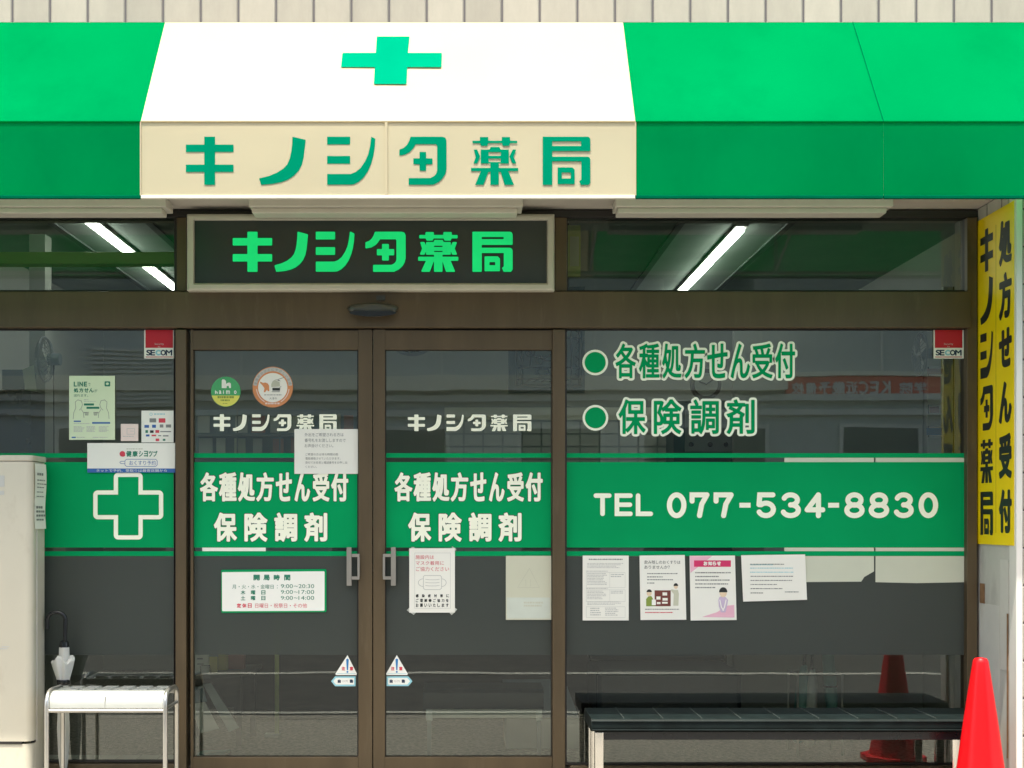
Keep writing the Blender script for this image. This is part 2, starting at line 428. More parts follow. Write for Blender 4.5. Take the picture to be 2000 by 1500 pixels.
def text_cells(mb, s, cells, py0, py1, d, grow=1.2, extra=0., tgt=None, ys=None):
    """each character fitted to its own px range, strokes thickened and rounded by grow (+ extra outline) px"""
    tgt = tgt or (lambda x, y: W(x, y, d))
    for n_, (ch, (a, b)) in enumerate(zip(s, cells)):
        sg = glyph_segs(ch); X = [p[0] for e in sg for p in e]; Y = [p[1] for e in sg for p in e]
        x0, x1, y0, y1 = min(X), max(X), min(Y), max(Y)
        nsg = [(((e[0][0]-x0)/(x1-x0), (e[0][1]-y0)/(y1-y0)), ((e[1][0]-x0)/(x1-x0), (e[1][1]-y0)/(y1-y0))) for e in sg]
        q0, q1 = ys[n_] if ys else (py0, py1)
        bold_glyph(mb, [nsg], (a, q0, b, q1), grow, extra, tgt)
def bars(mb, px0, py0, px1, py1, d, rows, fill=.55, rag=.3, seg=True, seed=1):
    """illegible small print: rows of short dashes"""
    rnd = random.Random(seed); h = (py1-py0)/rows
    for r_ in range(rows):
        y = py0 + r_*h; end = px1 - (px1-px0)*rnd.random()*rag; x = px0
        while x < end:
            l = rnd.uniform(1.2, 4.5) if seg else end-x
            mb.rect(x, y+h*(1-fill)/2, min(x+l, end), y+h*(1+fill)/2, d); x += l + rnd.uniform(.5, 1.2)

# the shop's own letterforms, traced stroke by stroke (units: 1/1000 of a glyph box)
def _r(x0, y0, x1, y1): return [(x0,y0),(x1,y0),(x1,y1),(x0,y1)]
def glyph_norm(parts, bx):
    x0, y0, x1, y1 = bx
    return [([((x-x0)/(x1-x0), 1-(y-y0)/(y1-y0)) for x, y in o], [[((x-x0)/(x1-x0), 1-(y-y0)/(y1-y0)) for x, y in h] for h in hs]) for o, hs in parts]
G = {}
G['ki'] = glyph_norm([([(1140,765),(1200,765),(1200,808),(1303,808),(1303,848),(1200,848),(1200,917),(1303,917),(1303,957),(1200,957),(1200,1027),(1140,1027),(1140,957),(1037,957),(1037,917),(1140,917),(1140,848),(1037,848),(1037,808),(1140,808)],[])], (1037,765,1303,1027))
G['no'] = glyph_norm([([(1632,768),(1705,785),(1700,830),(1694,880),(1684,920),(1666,953),(1640,980),(1608,1001),(1570,1015),(1520,1025),(1458,1030),(1446,995),(1500,982),(1545,964),(1580,942),(1603,918),(1617,885),(1625,850),(1630,810)],[])], (1446,768,1705,1030))
G['shi'] = glyph_norm([(_r(-29,765,98,807),[]),(_r(-29,870,98,912),[]),
    ([(-29,968),(100,968),(128,957),(155,936),(180,900),(198,860),(208,815),(215,765),(237,776),(234,820),(226,870),(214,912),(196,953),(173,986),(145,1011),(118,1024),(100,1026),(-29,1026)],[])], (-29,765,237,1027))
G['ta'] = glyph_norm([([(435,765),(613,765),(628,770),(635,785),(635,940),(629,966),(615,990),(592,1012),(560,1027),(424,1027),(424,990),(545,990),(565,980),(578,966),(583,948),(583,815),(575,806),(463,806),(448,830),(430,848),(405,862),(372,868),(372,835),(396,826),(414,810),(427,788)],[]),
    ([(485,848),(521,848),(521,883),(557,883),(557,915),(521,915),(521,950),(485,950),(485,915),(450,915),(450,883),(485,883)],[])], (372,765,635,1027))
G['yaku'] = glyph_norm([
    ([(780,790),(822,790),(822,770),(868,770),(868,790),(944,790),(944,770),(990,770),(990,790),(1030,790),(1030,803),(990,803),(985,818),(950,818),(944,803),(868,803),(862,818),(828,818),(822,803),(780,803)],[]),
    ([(875,838),(882,824),(930,824),(937,838),(983,838),(983,914),(927,914),(927,938),(1035,938),(1035,955),(980,955),(1012,1030),(960,1030),(938,962),(927,958),(927,1030),(880,1030),(880,958),(868,962),(842,1030),(794,1030),(828,955),(772,955),(772,938),(880,938),(880,914),(826,914),(826,838)],
        [_r(870,852,938,872), _r(870,887,938,906)]),
    ([(787,838),(806,838),(823,876),(806,914),(785,914),(799,878)],[]),
    ([(1024,838),(1005,838),(986,876),(1003,914),(1025,914),(1010,878)],[])], (772,768,1035,1030))
G['kyoku'] = glyph_norm([
    ([(1172,772),(1424,772),(1433,777),(1437,786),(1437,850),(1225,850),(1225,880),(1424,880),(1433,885),(1437,894),(1437,1020),(1428,1032),(1384,1032),(1375,1012),(1387,1004),(1387,905),(1225,905),(1225,1032),(1172,1032)],[_r(1225,797,1386,822)]),
    ([(1255,938),(1338,938),(1350,950),(1350,1028),(1255,1028)],[_r(1278,966,1328,998)])], (1172,772,1437,1032))
LOGO = ['ki','no','shi','ta','yaku','kyoku']
def ring_segs(r): return [(r[i], r[(i+1) % len(r)]) for i in range(len(r))]
def logo(mb, cells, py0, py1, d, grow=0., extra=0., tgt=None, ys=None):
    tgt = tgt or (lambda x, y: W(x, y, d))
    for n_, (key, (a, b)) in enumerate(zip(LOGO, cells)):
        parts = [sum([ring_segs(r) for r in [o]+hs], []) for o, hs in G[key]]
        q0, q1 = ys[n_] if ys else (py0, py1)
        bold_glyph(mb, parts, (a, q0, b, q1), grow, extra, tgt)

# round-ended strokes for the telephone number
def stroke(mb, pts, wd, d, closed=False):
    mb.flat = True
    P = [Vector(p) for p in pts]; n = len(P); Lf, Rt = [], []
    for i in range(n):
        if closed: a = (P[i]-P[i-1]).normalized(); b = (P[(i+1) % n]-P[i]).normalized()
        else:
            a = (P[i]-P[i-1]).normalized() if i else (P[1]-P[0]).normalized()
            b = (P[i+1]-P[i]).normalized() if i < n-1 else a
        t = (a+b).normalized(); nn = Vector((-t.y, t.x)); k = min(1/max(.4, nn.dot(Vector((-a.y, a.x)))), 1.6)
        Lf.append(P[i]+nn*k*wd/2); Rt.append(P[i]-nn*k*wd/2)
    vs = [W(p.x, p.y, d) for p in Lf] + [W(p.x, p.y, d) for p in Rt]
    m = n if closed else n-1
    mb.add(vs, [(i, (i+1) % n, n+(i+1) % n, n+i) for i in range(m)])
    if not closed:
        for c, t in ((P[0], (P[0]-P[1]).normalized()), (P[-1], (P[-1]-P[-2]).normalized())):
            a0 = math.atan2(t.y, t.x)
            pts_ = [(c.x+wd/2*math.cos(a0+math.pi*(k/10-.5)), c.y+wd/2*math.sin(a0+math.pi*(k/10-.5))) for k in range(11)]
            mb.poly(pts_, d)
def arc(cx, cy, rx, ry, a0, a1, n=18):
    return [(cx+rx*math.cos(R(a0+(a1-a0)*i/n)), cy-ry*math.sin(R(a0+(a1-a0)*i/n))) for i in range(n+1)]
def digit(mb, ch, x0, x1, y0, y1, wd, d):
    h = wd/2; a, b, t, u = x0+h, x1-h, y0+h, y1-h; cx = (a+b)/2; rx = (b-a)/2; H = u-t
    if ch == '0': stroke(mb, arc(cx, (t+u)/2, rx, H/2, 0, 360, 36)[:-1], wd, d, True)
    if ch == '8':
        stroke(mb, arc(cx, t+H*.25, rx*.86, H*.25, 0, 360, 32)[:-1], wd, d, True)
        stroke(mb, arc(cx, t+H*.74, rx, H*.26, 0, 360, 32)[:-1], wd, d+.0003, True)
    if ch == '3':
        stroke(mb, arc(cx, t+H*.245, rx*.88, H*.245, 160, -90, 18), wd, d)
        stroke(mb, arc(cx, t+H*.74, rx, H*.26, 90, -160, 18), wd, d+.0003)
    if ch == '7':
        stroke(mb, [(a, t+H*.3), (a, t), (b, t)], wd, d); stroke(mb, [(b, t), (cx+rx*.3, t+H*.45), (cx, u)], wd, d+.0003)
    if ch == '5':
        stroke(mb, [(b-1, t), (a+2.5, t), (a+1, t+H*.47)], wd, d)
        stroke(mb, [(a+1, t+H*.47)] + arc(cx, t+H*.70, rx, H*.30, 130, -155, 20), wd, d+.0003)
    if ch == '4':
        stroke(mb, [(cx+rx*.45, u), (cx+rx*.45, t)], wd, d); stroke(mb, [(cx+rx*.45, t), (a, t+H*.72)], wd, d+.0003); stroke(mb, [(a, t+H*.72), (b, t+H*.72)], wd, d+.0006)
    if ch == 'T': stroke(mb, [(a, t), (b, t)], wd, d); stroke(mb, [(cx, t), (cx, u)], wd, d+.0003)
    if ch == 'E':
        stroke(mb, [(b, t), (a, t), (a, u), (b, u)], wd, d); stroke(mb, [(a, (t+u)/2), (b-1, (t+u)/2)], wd, d+.0003)
    if ch == 'L': stroke(mb, [(a, t), (a, u), (b, u)], wd, d)
    if ch == '-': mb.rect(x0, y0, x1, y1, d)

# ================================================================== SETTING
tag(obj("ground", MB().box(-60, 60, -60, 60, -.6, -.14), "asphalt"), kind='structure')
tag(obj("pavement", MB().box(-14, 14, -2.1, .3, -.3, 0), "concrete"), kind='structure')
tag(obj("kerb", MB().box(-14, 14, -2.26, -2.102, -.3, .004), "concrete", bevel=.01), kind='structure')
tag(obj("opposite_pavement", MB().box(-25, 25, -13.2, -11.2, -.3, 0), "concrete"), kind='structure')
tag(obj("road_line", MB().box(-40, 40, -3.35, -3.25, -.139, -.134), "road_paint"), kind='structure')
tag(obj("road_line", MB().box(-40, 40, -5.9, -5.75, -.139, -.134), "road_paint"), kind='structure')

# ------------------------------------------------------------------ the pharmacy building
zS = HZ + 1.579                       # soffit / top of the glazing
XR = 2.613                            # reveal of the right pier
XL = -3.05
B = thing("pharmacy_building", "white tiled pharmacy building with bronze framed glass shopfront and sliding doors", "building", (0, 0, 0))
obj("wall", MB().box(-8, 8, -.5, .3, zS+.06, 6.2), "wall_tile_upper", B)
obj("soffit", MB().box(XL, XR+.0, -.494, .3, zS, zS+.058), "soffit", B)
# right pier: tiled front, plastered reveal, white corner trim
obj("pier", MB().box(XR+.026, 8, -.5, .3, 0, zS+.058), "wall_tile", B)
obj("pier", MB().box(-8, XL, -.5, .3, 0, zS+.058), "wall_tile", B)
obj("reveal", MB().box(XR, XR+.024, -.40, .3, 0, zS-.002), "pier_plaster", B)
obj("reveal", MB().box(XR-.004, XR-.001, -.40, -.02, 2.76, zS-.004), "wall_tile_side", B, label="small band of tiles above the yellow sign")
obj("corner_trim", MB().box(XR-.006, XR+.0255, -.497, -.412, 0, zS-.004), "trim_white", B, bevel=.004)
obj("joint", MB().box(XR+.008, XR+.024, -.411, -.401, 0, zS-.004), "bronze_dark", B)
obj("plaster_patch", MB().box(XR-.003, XR, -.395, -.30, .62, 1.16), "plaster_patch", B, bevel=.002)
obj("plaster_patch", MB().box(XR-.0015, XR, -.285, -.03, .3, .93), "plaster_patch", B, bevel=.001)
obj("rust_mark", MB().box(XR-.006, XR-.0031, -.11, -.055, .93, 1.03), "rust", B)
obj("rust_mark", MB().box(XR-.006, XR-.0031, -.398, -.385, .2, .9), "rust", B)
# room behind the glass
FL = .085
obj("floor", MB().box(-4, 4, .02, 4.6, -.1, FL), "carpet", B)
obj("inner_wall", MB().box(-4, 4, 4.2, 4.35, FL, 3.3), "room_wall", B)
obj("inner_wall", MB().box(-4.1, -3.06, .3, 4.35, FL, 3.3), "room_wall", B)
obj("inner_wall", MB().box(2.95, 4.1, .3, 4.35, FL, 3.3), "room_wall", B)
ZC = HZ + 1.72
obj("ceiling", MB().box(-4, 4, .31, 4.4, ZC, ZC+.1), "room_ceiling", B)
for x in (-2.45, -1.88, 1.22, 1.86): obj("ceiling_trim", MB().box(x, x+.04, .4, 4.1, ZC-.012, ZC-.001), "ceiling_trough", B)

# frame members
fr = MB()
fr.pbox(-260, 410, 1910, 424, .03, -.06)
obj("top_rail", fr, "bronze_dark", B, bevel=.003)
obj("header_beam", MB().pbox(-260, 569, 1897, 640, .055, -.06), "bronze", B, bevel=.004)
sh = MB().pbox(-260, 640.5, 1890, 643, .02, -.01); obj("shadow_gap", sh, "gasket", B)
obj("post", MB().pbox(345, 424.5, 364, 568.5, .035, -.05), "bronze", B, bevel=.003)
obj("post", MB().pbox(1084, 424.5, 1107, 568.5, .035, -.05), "bronze", B, bevel=.003)
obj("post", MB().pbox(1889, 424.5, 1909, 1520, .045, -.05), "bronze", B, bevel=.003)
obj("post", MB().pbox(342.5, 643.5, 363.5, 1530, .045, -.05), "bronze", B, bevel=.003)
obj("post", MB().pbox(1079.5, 643.5, 1104, 1530, .045, -.05), "bronze", B, bevel=.003)
obj("door_track", MB().box(-1.45, .5, -.05, .06, -.02, .03), "steel", B)
obj("sill", MB().box(XL, -1.5, -.04, .1, 0, .105), "bronze", B, bevel=.004)
obj("sill", MB().box(.52, XR, -.04, .1, 0, .095), "bronze", B, bevel=.004)
obj("sill_tiles", MB().box(XL, -1.52, .02, .2, .086, .108), "sill_tile", B)

def band(par, x0, x1, d=.004):
    m = MB(); m.rect(x0, 902.5, x1, 1069.5, d); m.rect(x0, 885, x1, 894, d); m.rect(x0, 1076.5, x1, 1086, d); m.flat = True
    return obj("green_band", m, "vinyl_green", par)
def film(par, x0, x1):
    m = MB(); m.rect(x0, 1086.5, x1, 1279, .0025); m.flat = True
    return obj("frosted_film", m, "frosted_film", par)
def pane(par, x0, y0, x1, y1, m="window_glass"):
    q = MB(); q.rect(x0, y0, x1, y1, 0); q.flat = True
    return obj("glass_pane", q, m, par)
def frame_of(x0, y0, x1, y1, t, d, back=-.02):
    l, tp, r, b = t; m = MB()
    if l: m.pbox(x0, y0, x0+l, y1, d, back)
    if r: m.pbox(x1-r, y0, x1, y1, d, back)
    if tp: m.pbox(x0+l, y0, x1-r, y0+tp, d-.001, back)
    if b: m.pbox(x0+l, y1-b, x1-r, y1, d-.001, back)
    return m
# transoms
for (a, b, lab) in ((-255, 345, None), (1107, 1889, None)):
    wn = obj("transom_window", frame_of(a, 424.5, b, 568.5, (2, 2, 5, 2), .012), "bronze_dark", B)
    pane(wn, a+2, 426.5, b-5, 566.5, "tinted_glass")
# left window with outlined cross
wl = obj("window", frame_of(-255, 643.5, 340, 1489, (2, 1, 1, 4), .012), "bronze_dark", B, label="left fixed window with a white outlined cross on its green band")
pane(wl, -253, 644.5, 339, 1485); band(wl, -253, 339); film(wl, -253, 339)
def rcross(x0, x1, y0, y1, ax0, ax1, ay0, ay1, r):
    P = []
    def cor(x, y, sx, sy):
        if r <= 0: P.append((x, y)); return
        pts = [(x-sx*r+sx*r*math.cos(R(t)), y-sy*r+sy*r*math.sin(R(t))) for t in range(0, 91, 15)]
        P.extend(pts if sx*sy > 0 else pts[::-1])
    # clockwise from upper right of the top arm (y down)
    cor(ax0, y0, -1, -1); cor(ax1, y0, 1, -1); P.append((ax1, ay0)); cor(x1, ay0, 1, -1); cor(x1, ay1, 1, 1); P.append((ax1, ay1))
    cor(ax1, y1, 1, 1); cor(ax0, y1, -1, 1); P.append((ax0, ay1)); cor(x0, ay1, -1, 1); cor(x0, ay0, -1, -1); P.append((ax0, ay0))
    return P
def poly_field(mb, P, d, grow=0):
    xs = [p[0] for p in P]; ys = [p[1] for p in P]; gx = np.arange(min(xs)-3-grow, max(xs)+3.5+grow, .7); gy = np.arange(min(ys)-3-grow, max(ys)+3.5+grow, .7)
    fill_field(mb, seg_field(ring_segs(P), gx, gy), gx, gy, grow, lambda x, y: W(x, y, d))
cr = MB(); poly_field(cr, [(231,932),(270,932),(270,966.5),(310,966.5),(310,1005.5),(270,1005.5),(270,1045),(231,1045),(231,1005.5),(191,1005.5),(191,966.5),(231,966.5)], .0055, grow=8.8)
obj("cross_outline", cr, "vinyl_cream", wl)
cr = MB(); poly_field(cr, [(231,932),(270,932),(270,966.5),(310,966.5),(310,1005.5),(270,1005.5),(270,1045),(231,1045),(231,1005.5),(191,1005.5),(191,966.5),(231,966.5)], .0065, grow=0.4)
obj("cross", cr, "vinyl_green", wl)
# right window with lettering
wr = obj("window", frame_of(1104, 643.5, 1889, 1494, (3, 1, 3, 4), .012), "bronze_dark", B, label="right fixed window with lettering and a telephone number")
pane(wr, 1107, 644.5, 1886, 1490); band(wr, 1107, 1886); film(wr, 1107, 1886)
L1 = [(1200.5+k, 1240.5+k) for k in ()]
c1 = [(1202,1242),(1248,1288),(1293,1331),(1337,1377),(1381,1421),(1427,1465),(1469,1509),(1514,1553)]
c2 = [(1208,1261),(1277,1331),(1348,1404),(1419,1474)]
for (ex, d_, m_, nm) in ((5.3, .003, "vinyl_dark", "letter_shadow"), (4.7, .0045, "vinyl_cream", "letter_outline"), (0, .006, "vinyl_green", "lettering")):
    m = MB()
    text_cells(m, "各種処方せん受付", c1, 671, 739, d_, grow=1.15, extra=ex)
    text_cells(m, "保険調剤", c2, 780, 848, d_, grow=1.3, extra=ex)
    m.disc(1162.5, 708, 20.5+ex, d_); m.disc(1163, 816, 20.5+ex, d_)
    obj(nm, m, m_, wr)
tl = MB()
k = lambda v: 1130+v/2.6667
for ch, a, b in (('T',78,172),('E',188,282),('L',298,388)): digit(tl, ch, k(a), k(b), 963.5, 1008, 9, .0055)
for ch, a, b in (('0',460,562),('7',578,682),('7',703,808),('5',924,1028),('3',1051,1158),('4',1177,1285),('8',1384,1490),('8',1511,1618),('3',1640,1746),('0',1771,1873)):
    digit(tl, ch, k(a), k(b), 961.5, 1012, 10, .0055)
digit(tl, '-', k(838), k(896), 982, 991.5, 9, .0055); digit(tl, '-', k(1300), k(1357), 982, 991.5, 9, .0055)
obj("telephone_number", tl, "vinyl_cream", wr)

# sliding doors
def door(x0, x1, gx0, gx1, hx, lab, lc, l1, l2, tall):
    fm = MB(); d = .03
    fm.pbox(x0, 643.5, gx0, 1512, d, -.015); fm.pbox(gx1, 643.5, x1, 1512, d, -.015)
    fm.pbox(gx0, 645, gx1, 683, d-.0015, -.013); fm.pbox(gx0, 1479, gx1, 1512, d-.0015, -.013)
    dr = obj("sliding_door", fm, "bronze", B, bevel=.002, label=lab)
    gk = MB(); gk.pbox(gx0, 683, gx0+2.2, 1479, .004, -.002); gk.pbox(gx1-2.2, 683, gx1, 1479, .004, -.002); gk.pbox(gx0+2.2, 683, gx1-2.2, 685, .004, -.002); gk.pbox(gx0+2.2, 1476.5, gx1-2.2, 1479, .004, -.002)
    obj("gasket", gk, "gasket", dr)
    pane(dr, gx0, 683, gx1, 1479); band(dr, gx0+2.3, gx1-2.3); film(dr, gx0+2.3, gx1-2.3)
    s = 1 if hx < 728 else -1
    hd = MB(); X = lambda v: hx + s*v
    def bx(a, y0, b, y1, dd, db): a, b = sorted((X(a), X(b))); hd.pbox(a, y0, b, y1, dd, db)
    bx(-4, 1069, 5.5, 1144, .044, .031 if s > 0 else .031)
    bx(5.6, 1082, 21, 1088, .05, .036); bx(5.6, 1126, 21, 1132, .05, .036); bx(17, 1088.05, 21.5, 1125.95, .05, .036)
    bx(-3, 1069.5, 5, 1072, .031, .004); bx(-3, 1141, 5, 1143.5, .031, .004)
    obj("handle", hd, "handle_grey", dr, bevel=.0012)
    m = MB(); logo(m, lc, *tall, .0055, grow=.5, extra=.9); obj("name_outline", m, "vinyl_dark", dr)
    m = MB(); logo(m, lc, *tall, .007, grow=.5); obj("name_lettering", m, "vinyl_cream", dr)
    for ex, dd, mm, nn in ((1.0, .0055, "vinyl_dark", "letter_outline"), (0, .007, "vinyl_cream", "lettering")):
        m = MB(); text_cells(m, "各種処方せん受付", l1, 922.5, 979.5, dd, grow=1.75, extra=ex); text_cells(m, "保険調剤", l2, 1001, 1058, dd, grow=1.9, extra=ex)
        obj(nn, m, mm, dr)
    return dr
q1 = lambda v: 370+v/2.7778
row1 = [(57,155),(160,256),(262,356),(362,458),(468,556),(570,655),(668,760),(768,862)]
row2 = [(132,258),(298,424),(460,585),(622,748)]
z5 = lambda v: 360+v/5.263
door(372, 727, 377, 700, 681, "left glass sliding door with opening hours plate",
     [(z5(300),z5(473)),(z5(498),z5(643)),(z5(697),z5(877)),(z5(918),z5(1100)),(z5(1152),z5(1335)),(z5(1388),z5(1567))],
     [(q1(a), q1(b)) for a, b in row1], [(q1(a), q1(b)) for a, b in row2], (809, 842))
z6 = lambda v: 740+v/5
door(729, 1079, 752, 1078, 769, "right glass sliding door with mask notice",
     [(z6(283),z6(450)),(z6(468),z6(612)),(z6(660),z6(830)),(z6(868),z6(1045)),(z6(1088),z6(1260)),(z6(1310),z6(1490))],
     [(q1(a+1055), q1(b+1055)) for a, b in row1], [(q1(a+1054), q1(b+1054)) for a, b in row2], (809.5, 842))

# ================================================================== AWNING
A = thing("awning", "green shop awning with a white middle panel, green cross and shop name lettering", "awning", (0, -.5, 2.78))
aT = (-.501, HZ+2.352); aF = (-.956, HZ+1.742); aB = HZ+1.413
def slope_pt(px, py, lift=.0):
    q = VY-py; p = (F*2.352 - q*6.16)/(F*.61 - .456*q)
    dist = .5 + .456*p; X = (px-VX)*(D0-dist)/F
    nrm = Vector((0, -.61, .456)).normalized()
    return (X, -dist+nrm.y*lift, HZ+2.352-.61*p+nrm.z*lift)
def sheet(x0, x1, sag=.006, nx=40, nz=10):
    """sloping cloth with a slight sag between its frame bars"""
    m = MB(); vs = []; nrm = Vector((0, -.61, .456)).normalized()
    for j in range(nz+1):
        for i in range(nx+1):
            u, v = i/nx, j/nz; x = x0+(x1-x0)*u
            s_ = -sag*math.sin(math.pi*v)*(.7+.3*math.sin(x*3.1+1))*min(1, 8*u, 8*(1-u))
            vs.append((x, aT[0]+(aF[0]-aT[0])*v+nrm.y*s_, aT[1]+(aF[1]-aT[1])*v+nrm.z*s_))
    m.add(vs, [(j*(nx+1)+i, (j+1)*(nx+1)+i, (j+1)*(nx+1)+i+1, j*(nx+1)+i+1) for j in range(nz) for i in range(nx)]); m.flat = True
    return m
def val(x0, x1):
    m = MB(); n = 30; vs = []
    for j in range(6):
        for i in range(n+1):
            x = x0+(x1-x0)*i/n; v = j/5
            vs.append((x, aF[0]-.0+.0015*math.sin(math.pi*v)*math.sin(x*2.3), aF[1]+(aB-aF[1])*v))
    m.add(vs, [(j*(n+1)+i, (j+1)*(n+1)+i, (j+1)*(n+1)+i+1, j*(n+1)+i+1) for j in range(5) for i in range(n)]); m.flat = True
    return m
xs = [-5.4, -1.443, .735, 1.827, 5.6]
for a, b, c in ((xs[0], xs[1], "awning_green"), (xs[1], xs[2], "awning_white"), (xs[2], xs[3], "awning_green"), (xs[3], xs[4], "awning_green")):
    obj("slope_panel", sheet(a+.0003, b-.0003), c, A, smooth=True)
    obj("valance", val(a+.0003, b-.0003), c, A, smooth=True)
    h = MB().tube([(a+.001, aF[0]-.001, aF[1]), (b-.001, aF[0]-.001, aF[1])], .0045, 8); obj("edge_piping", h, c, A, smooth=True)
    h = MB().box(a+.001, b-.001, aF[0]-.006, aF[0]+.008, aB-.012, aB+.004); obj("hem", h, "awning_hem" if c == "awning_green" else "white_hem", A, bevel=.003)
for x in (xs[1], xs[2]): obj("seam", MB().box(x-.003, x+.003, aF[0]-.004, aF[0]+.002, aB+.004, aF[1]), "awning_white", A)
sm = MB(); sm.box(-.368, -.356, aF[0]-.0055, aF[0]-.0035, aB+.0045, aF[1]-.004)
obj("seam", sm, "awning_white", A)
sm = MB(); nrm = Vector((0, -.61, .456)).normalized()
for x, wd in ((xs[3], .0026),):
    a_ = (x, aT[0]+nrm.y*.002, aT[1]+nrm.z*.002); b_ = (x, aF[0]+nrm.y*.002, aF[1]+nrm.z*.002)
    sm.tube([a_, b_], wd, 6)
obj("seam", sm, "awning_seam", A)
# end gussets and the frame
for x in (xs[0], xs[4]):
    obj("end_panel", MB().add([(x, aT[0], aT[1]), (x, aF[0], aF[1]), (x, aF[0], aB), (x, -.501, aB)], [(0,1,2,3)]), "awning_green", A)
fm = MB()
fm.tube([(xs[0]+.02, -.93, aF[1]-.03), (xs[4]-.02, -.93, aF[1]-.03)], .014, 10)
fm.tube([(xs[0]+.02, -.935, aB+.02), (xs[4]-.02, -.935, aB+.02)], .012, 10)
for x in (-4.4, -2.9, -1.42, -.36, .71, 1.80, 3.2, 4.6):
    fm.tube([(x, -.52, aT[1]-.05), (x, -.925, aF[1]-.035)], .011, 8)
    fm.tube([(x, -.93, aF[1]-.03), (x, -.935, aB+.02)], .011, 8); fm.tube([(x, -.52, aB+.2), (x, -.93, aB+.03)], .009, 8)
obj("frame_bars", fm, "steel", A, smooth=True)
cm = MB(); lp = lambda px, py: slope_pt(px, py, .012)
Pc = [(736,72),(800,72),(799,101),(863,104),(862,132),(796,132),(794,165),(730,165),(731,132),(666,132),(669,104),(735,104)]
cm.add([slope_pt(x, y, .0075) for x, y in Pc], [(0,1,2,3,4,5,6,7,8,9,10,11)][::1]); cm.flat = True
# split into convex pieces so that the cloth stays flat
cm = MB(); cm.flat = True
def sq(a, b, c_, e): cm.add([slope_pt(*p, .0025) for p in (a, b, c_, e)], [(0,3,2,1)])
sq((736,72),(800,72),(796.5,104),(734,104)); sq((734,104),(796.5,104),(795.6,132),(732,132)); sq((732,132),(795.6,132),(794,165),(730,165))
sq((669,104),(734,104),(732,132),(666,132)); sq((796.5,104),(863,104),(862,132),(795.6,132))
obj("cross", cm, "awning_print", A)
m = MB(); logo(m, [(363,456),(506,597),(639,733),(780,872),(920,1012),(1060,1153)], 267, 361, .9585, grow=.0)
obj("lettering", m, "awning_print", A)

# ================================================================== SIGNBOARD, SENSOR, LIGHTS UNDER THE SOFFIT
SB = thing("signboard", "dark lit signboard in a cream frame with glowing green shop name, above the doors", "sign", W(724, 568, .06))
ds = .11
m = MB(); ox0, oy0, ox1, oy1 = 365, 418, 1083, 568; t = 15; c = 6
out = [(ox0+c, oy0), (ox1-2, oy0), (ox1, oy0+2), (ox1, oy1-c), (ox1-c, oy1), (ox0+c+2, oy1), (ox0, oy1-c-2), (ox0, oy0+2)]
outer = [(ox0, oy0), (ox1, oy0), (ox1, oy1), (ox0, oy1)]; inn = [(ox0+t, oy0+t-2), (ox1-t, oy0+t-2), (ox1-t, oy1-t), (ox0+t, oy1-t)]
vs = [W(*p, ds-.01) for p in outer] + [W(*p, ds) for p in [(ox0+4, oy0+4), (ox1-4, oy0+4), (ox1-4, oy1-4), (ox0+4, oy1-4)]] + [W(*p, ds) for p in [(x+(-2.5 if x < 700 else 2.5), y+(-2.5 if y < 500 else 2.5)) for x, y in inn]] + [W(*p, ds-.022) for p in inn]
vs += [(p[0], -.04, p[2]) for p in vs[:4]]
fs = []
for a in range(3):
    for i in range(4): fs.append((a*4+i, a*4+(i+1) % 4, a*4+4+(i+1) % 4, a*4+4+i))
for i in range(4): fs.append((i, (i+1) % 4, 16+(i+1) % 4, 16+i))
m.add(vs, fs); obj("frame", m, "sign_frame", SB, bevel=.003)
obj("face", MB().rect(ox0+t-4, oy0+t-5, ox1-t+4, oy1-t+4, ds-.023), "sign_face", SB)
sc_ = [(275,478),(490,662),(702,901),(957,1164),(1228,1435),(1507,1714)]; sc_ = [(350+a/2.6316, 350+b/2.6316) for a, b in sc_]
m = MB(); logo(m, sc_, 452.5, 531, ds-.021, grow=1.6, extra=1.6); obj("letter_rim", m, "vinyl_dark", SB)
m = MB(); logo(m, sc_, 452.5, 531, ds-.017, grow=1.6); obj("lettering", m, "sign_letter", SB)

DS = thing("door_sensor", "dark rounded motion sensor on the header beam above the doors", "sensor", W(728, 603, .06))
m = MB(); n = 24; rings = []
for j, (dd, k_) in enumerate(((.057, .96), (.085, 1.), (.105, .93), (.118, .72), (.121, .3))):
    rings.append([(728+50*k_*math.cos(R(t_))*(1 if True else 0), 602-((11 if t_ < 180 else 17)*k_)*math.sin(R(t_)), dd) for t_ in range(0, 360, 15)])
vs = [W(x, y, dd) for rg in rings for x, y, dd in rg]; N = 24
m.add(vs, [(j*N+i, j*N+(i+1) % N, (j+1)*N+(i+1) % N, (j+1)*N+i) for j in range(4) for i in range(N)] + [tuple(range(4*N, 5*N))])
obj("housing", m, "sensor_grey", DS, smooth=True)
m = MB(); vs = [W(728+46*math.cos(R(t_)), 607-(8*math.sin(R(t_)))+3, .1245) for t_ in range(180, 361, 12)] + [W(728+38*math.cos(R(t_)), 607, .1245) for t_ in range(360, 179, -12)]
m.add(vs, [tuple(range(len(vs)))]); obj("lens", m, "black_plastic", DS)
obj("base_plate", MB().pbox(735, 577, 752, 586, .062, .0555), "sensor_grey", DS)

for i, (a, b, lab) in enumerate(((-2.95, -1.492, "long white strip light under the soffit, left of the signboard"),
                                 (-1.085, .268, "white strip light under the soffit, straight above the signboard"),
                                 (.727, 2.095, "white strip light under the soffit, right of the signboard"))):
    f = thing("strip_light", lab, "light fixture", ((a+b)/2, -.2, zS), group="strip lights under the soffit")
    obj("housing", MB().box(a, b, -.275, -.115, zS-.047, zS-.001), "fixture_white", f, bevel=.004)
    obj("lamp_cover", MB().box(a+.012, b-.025, -.25, -.14, zS-.074, zS-.0475), "fixture_white", f, bevel=.006)

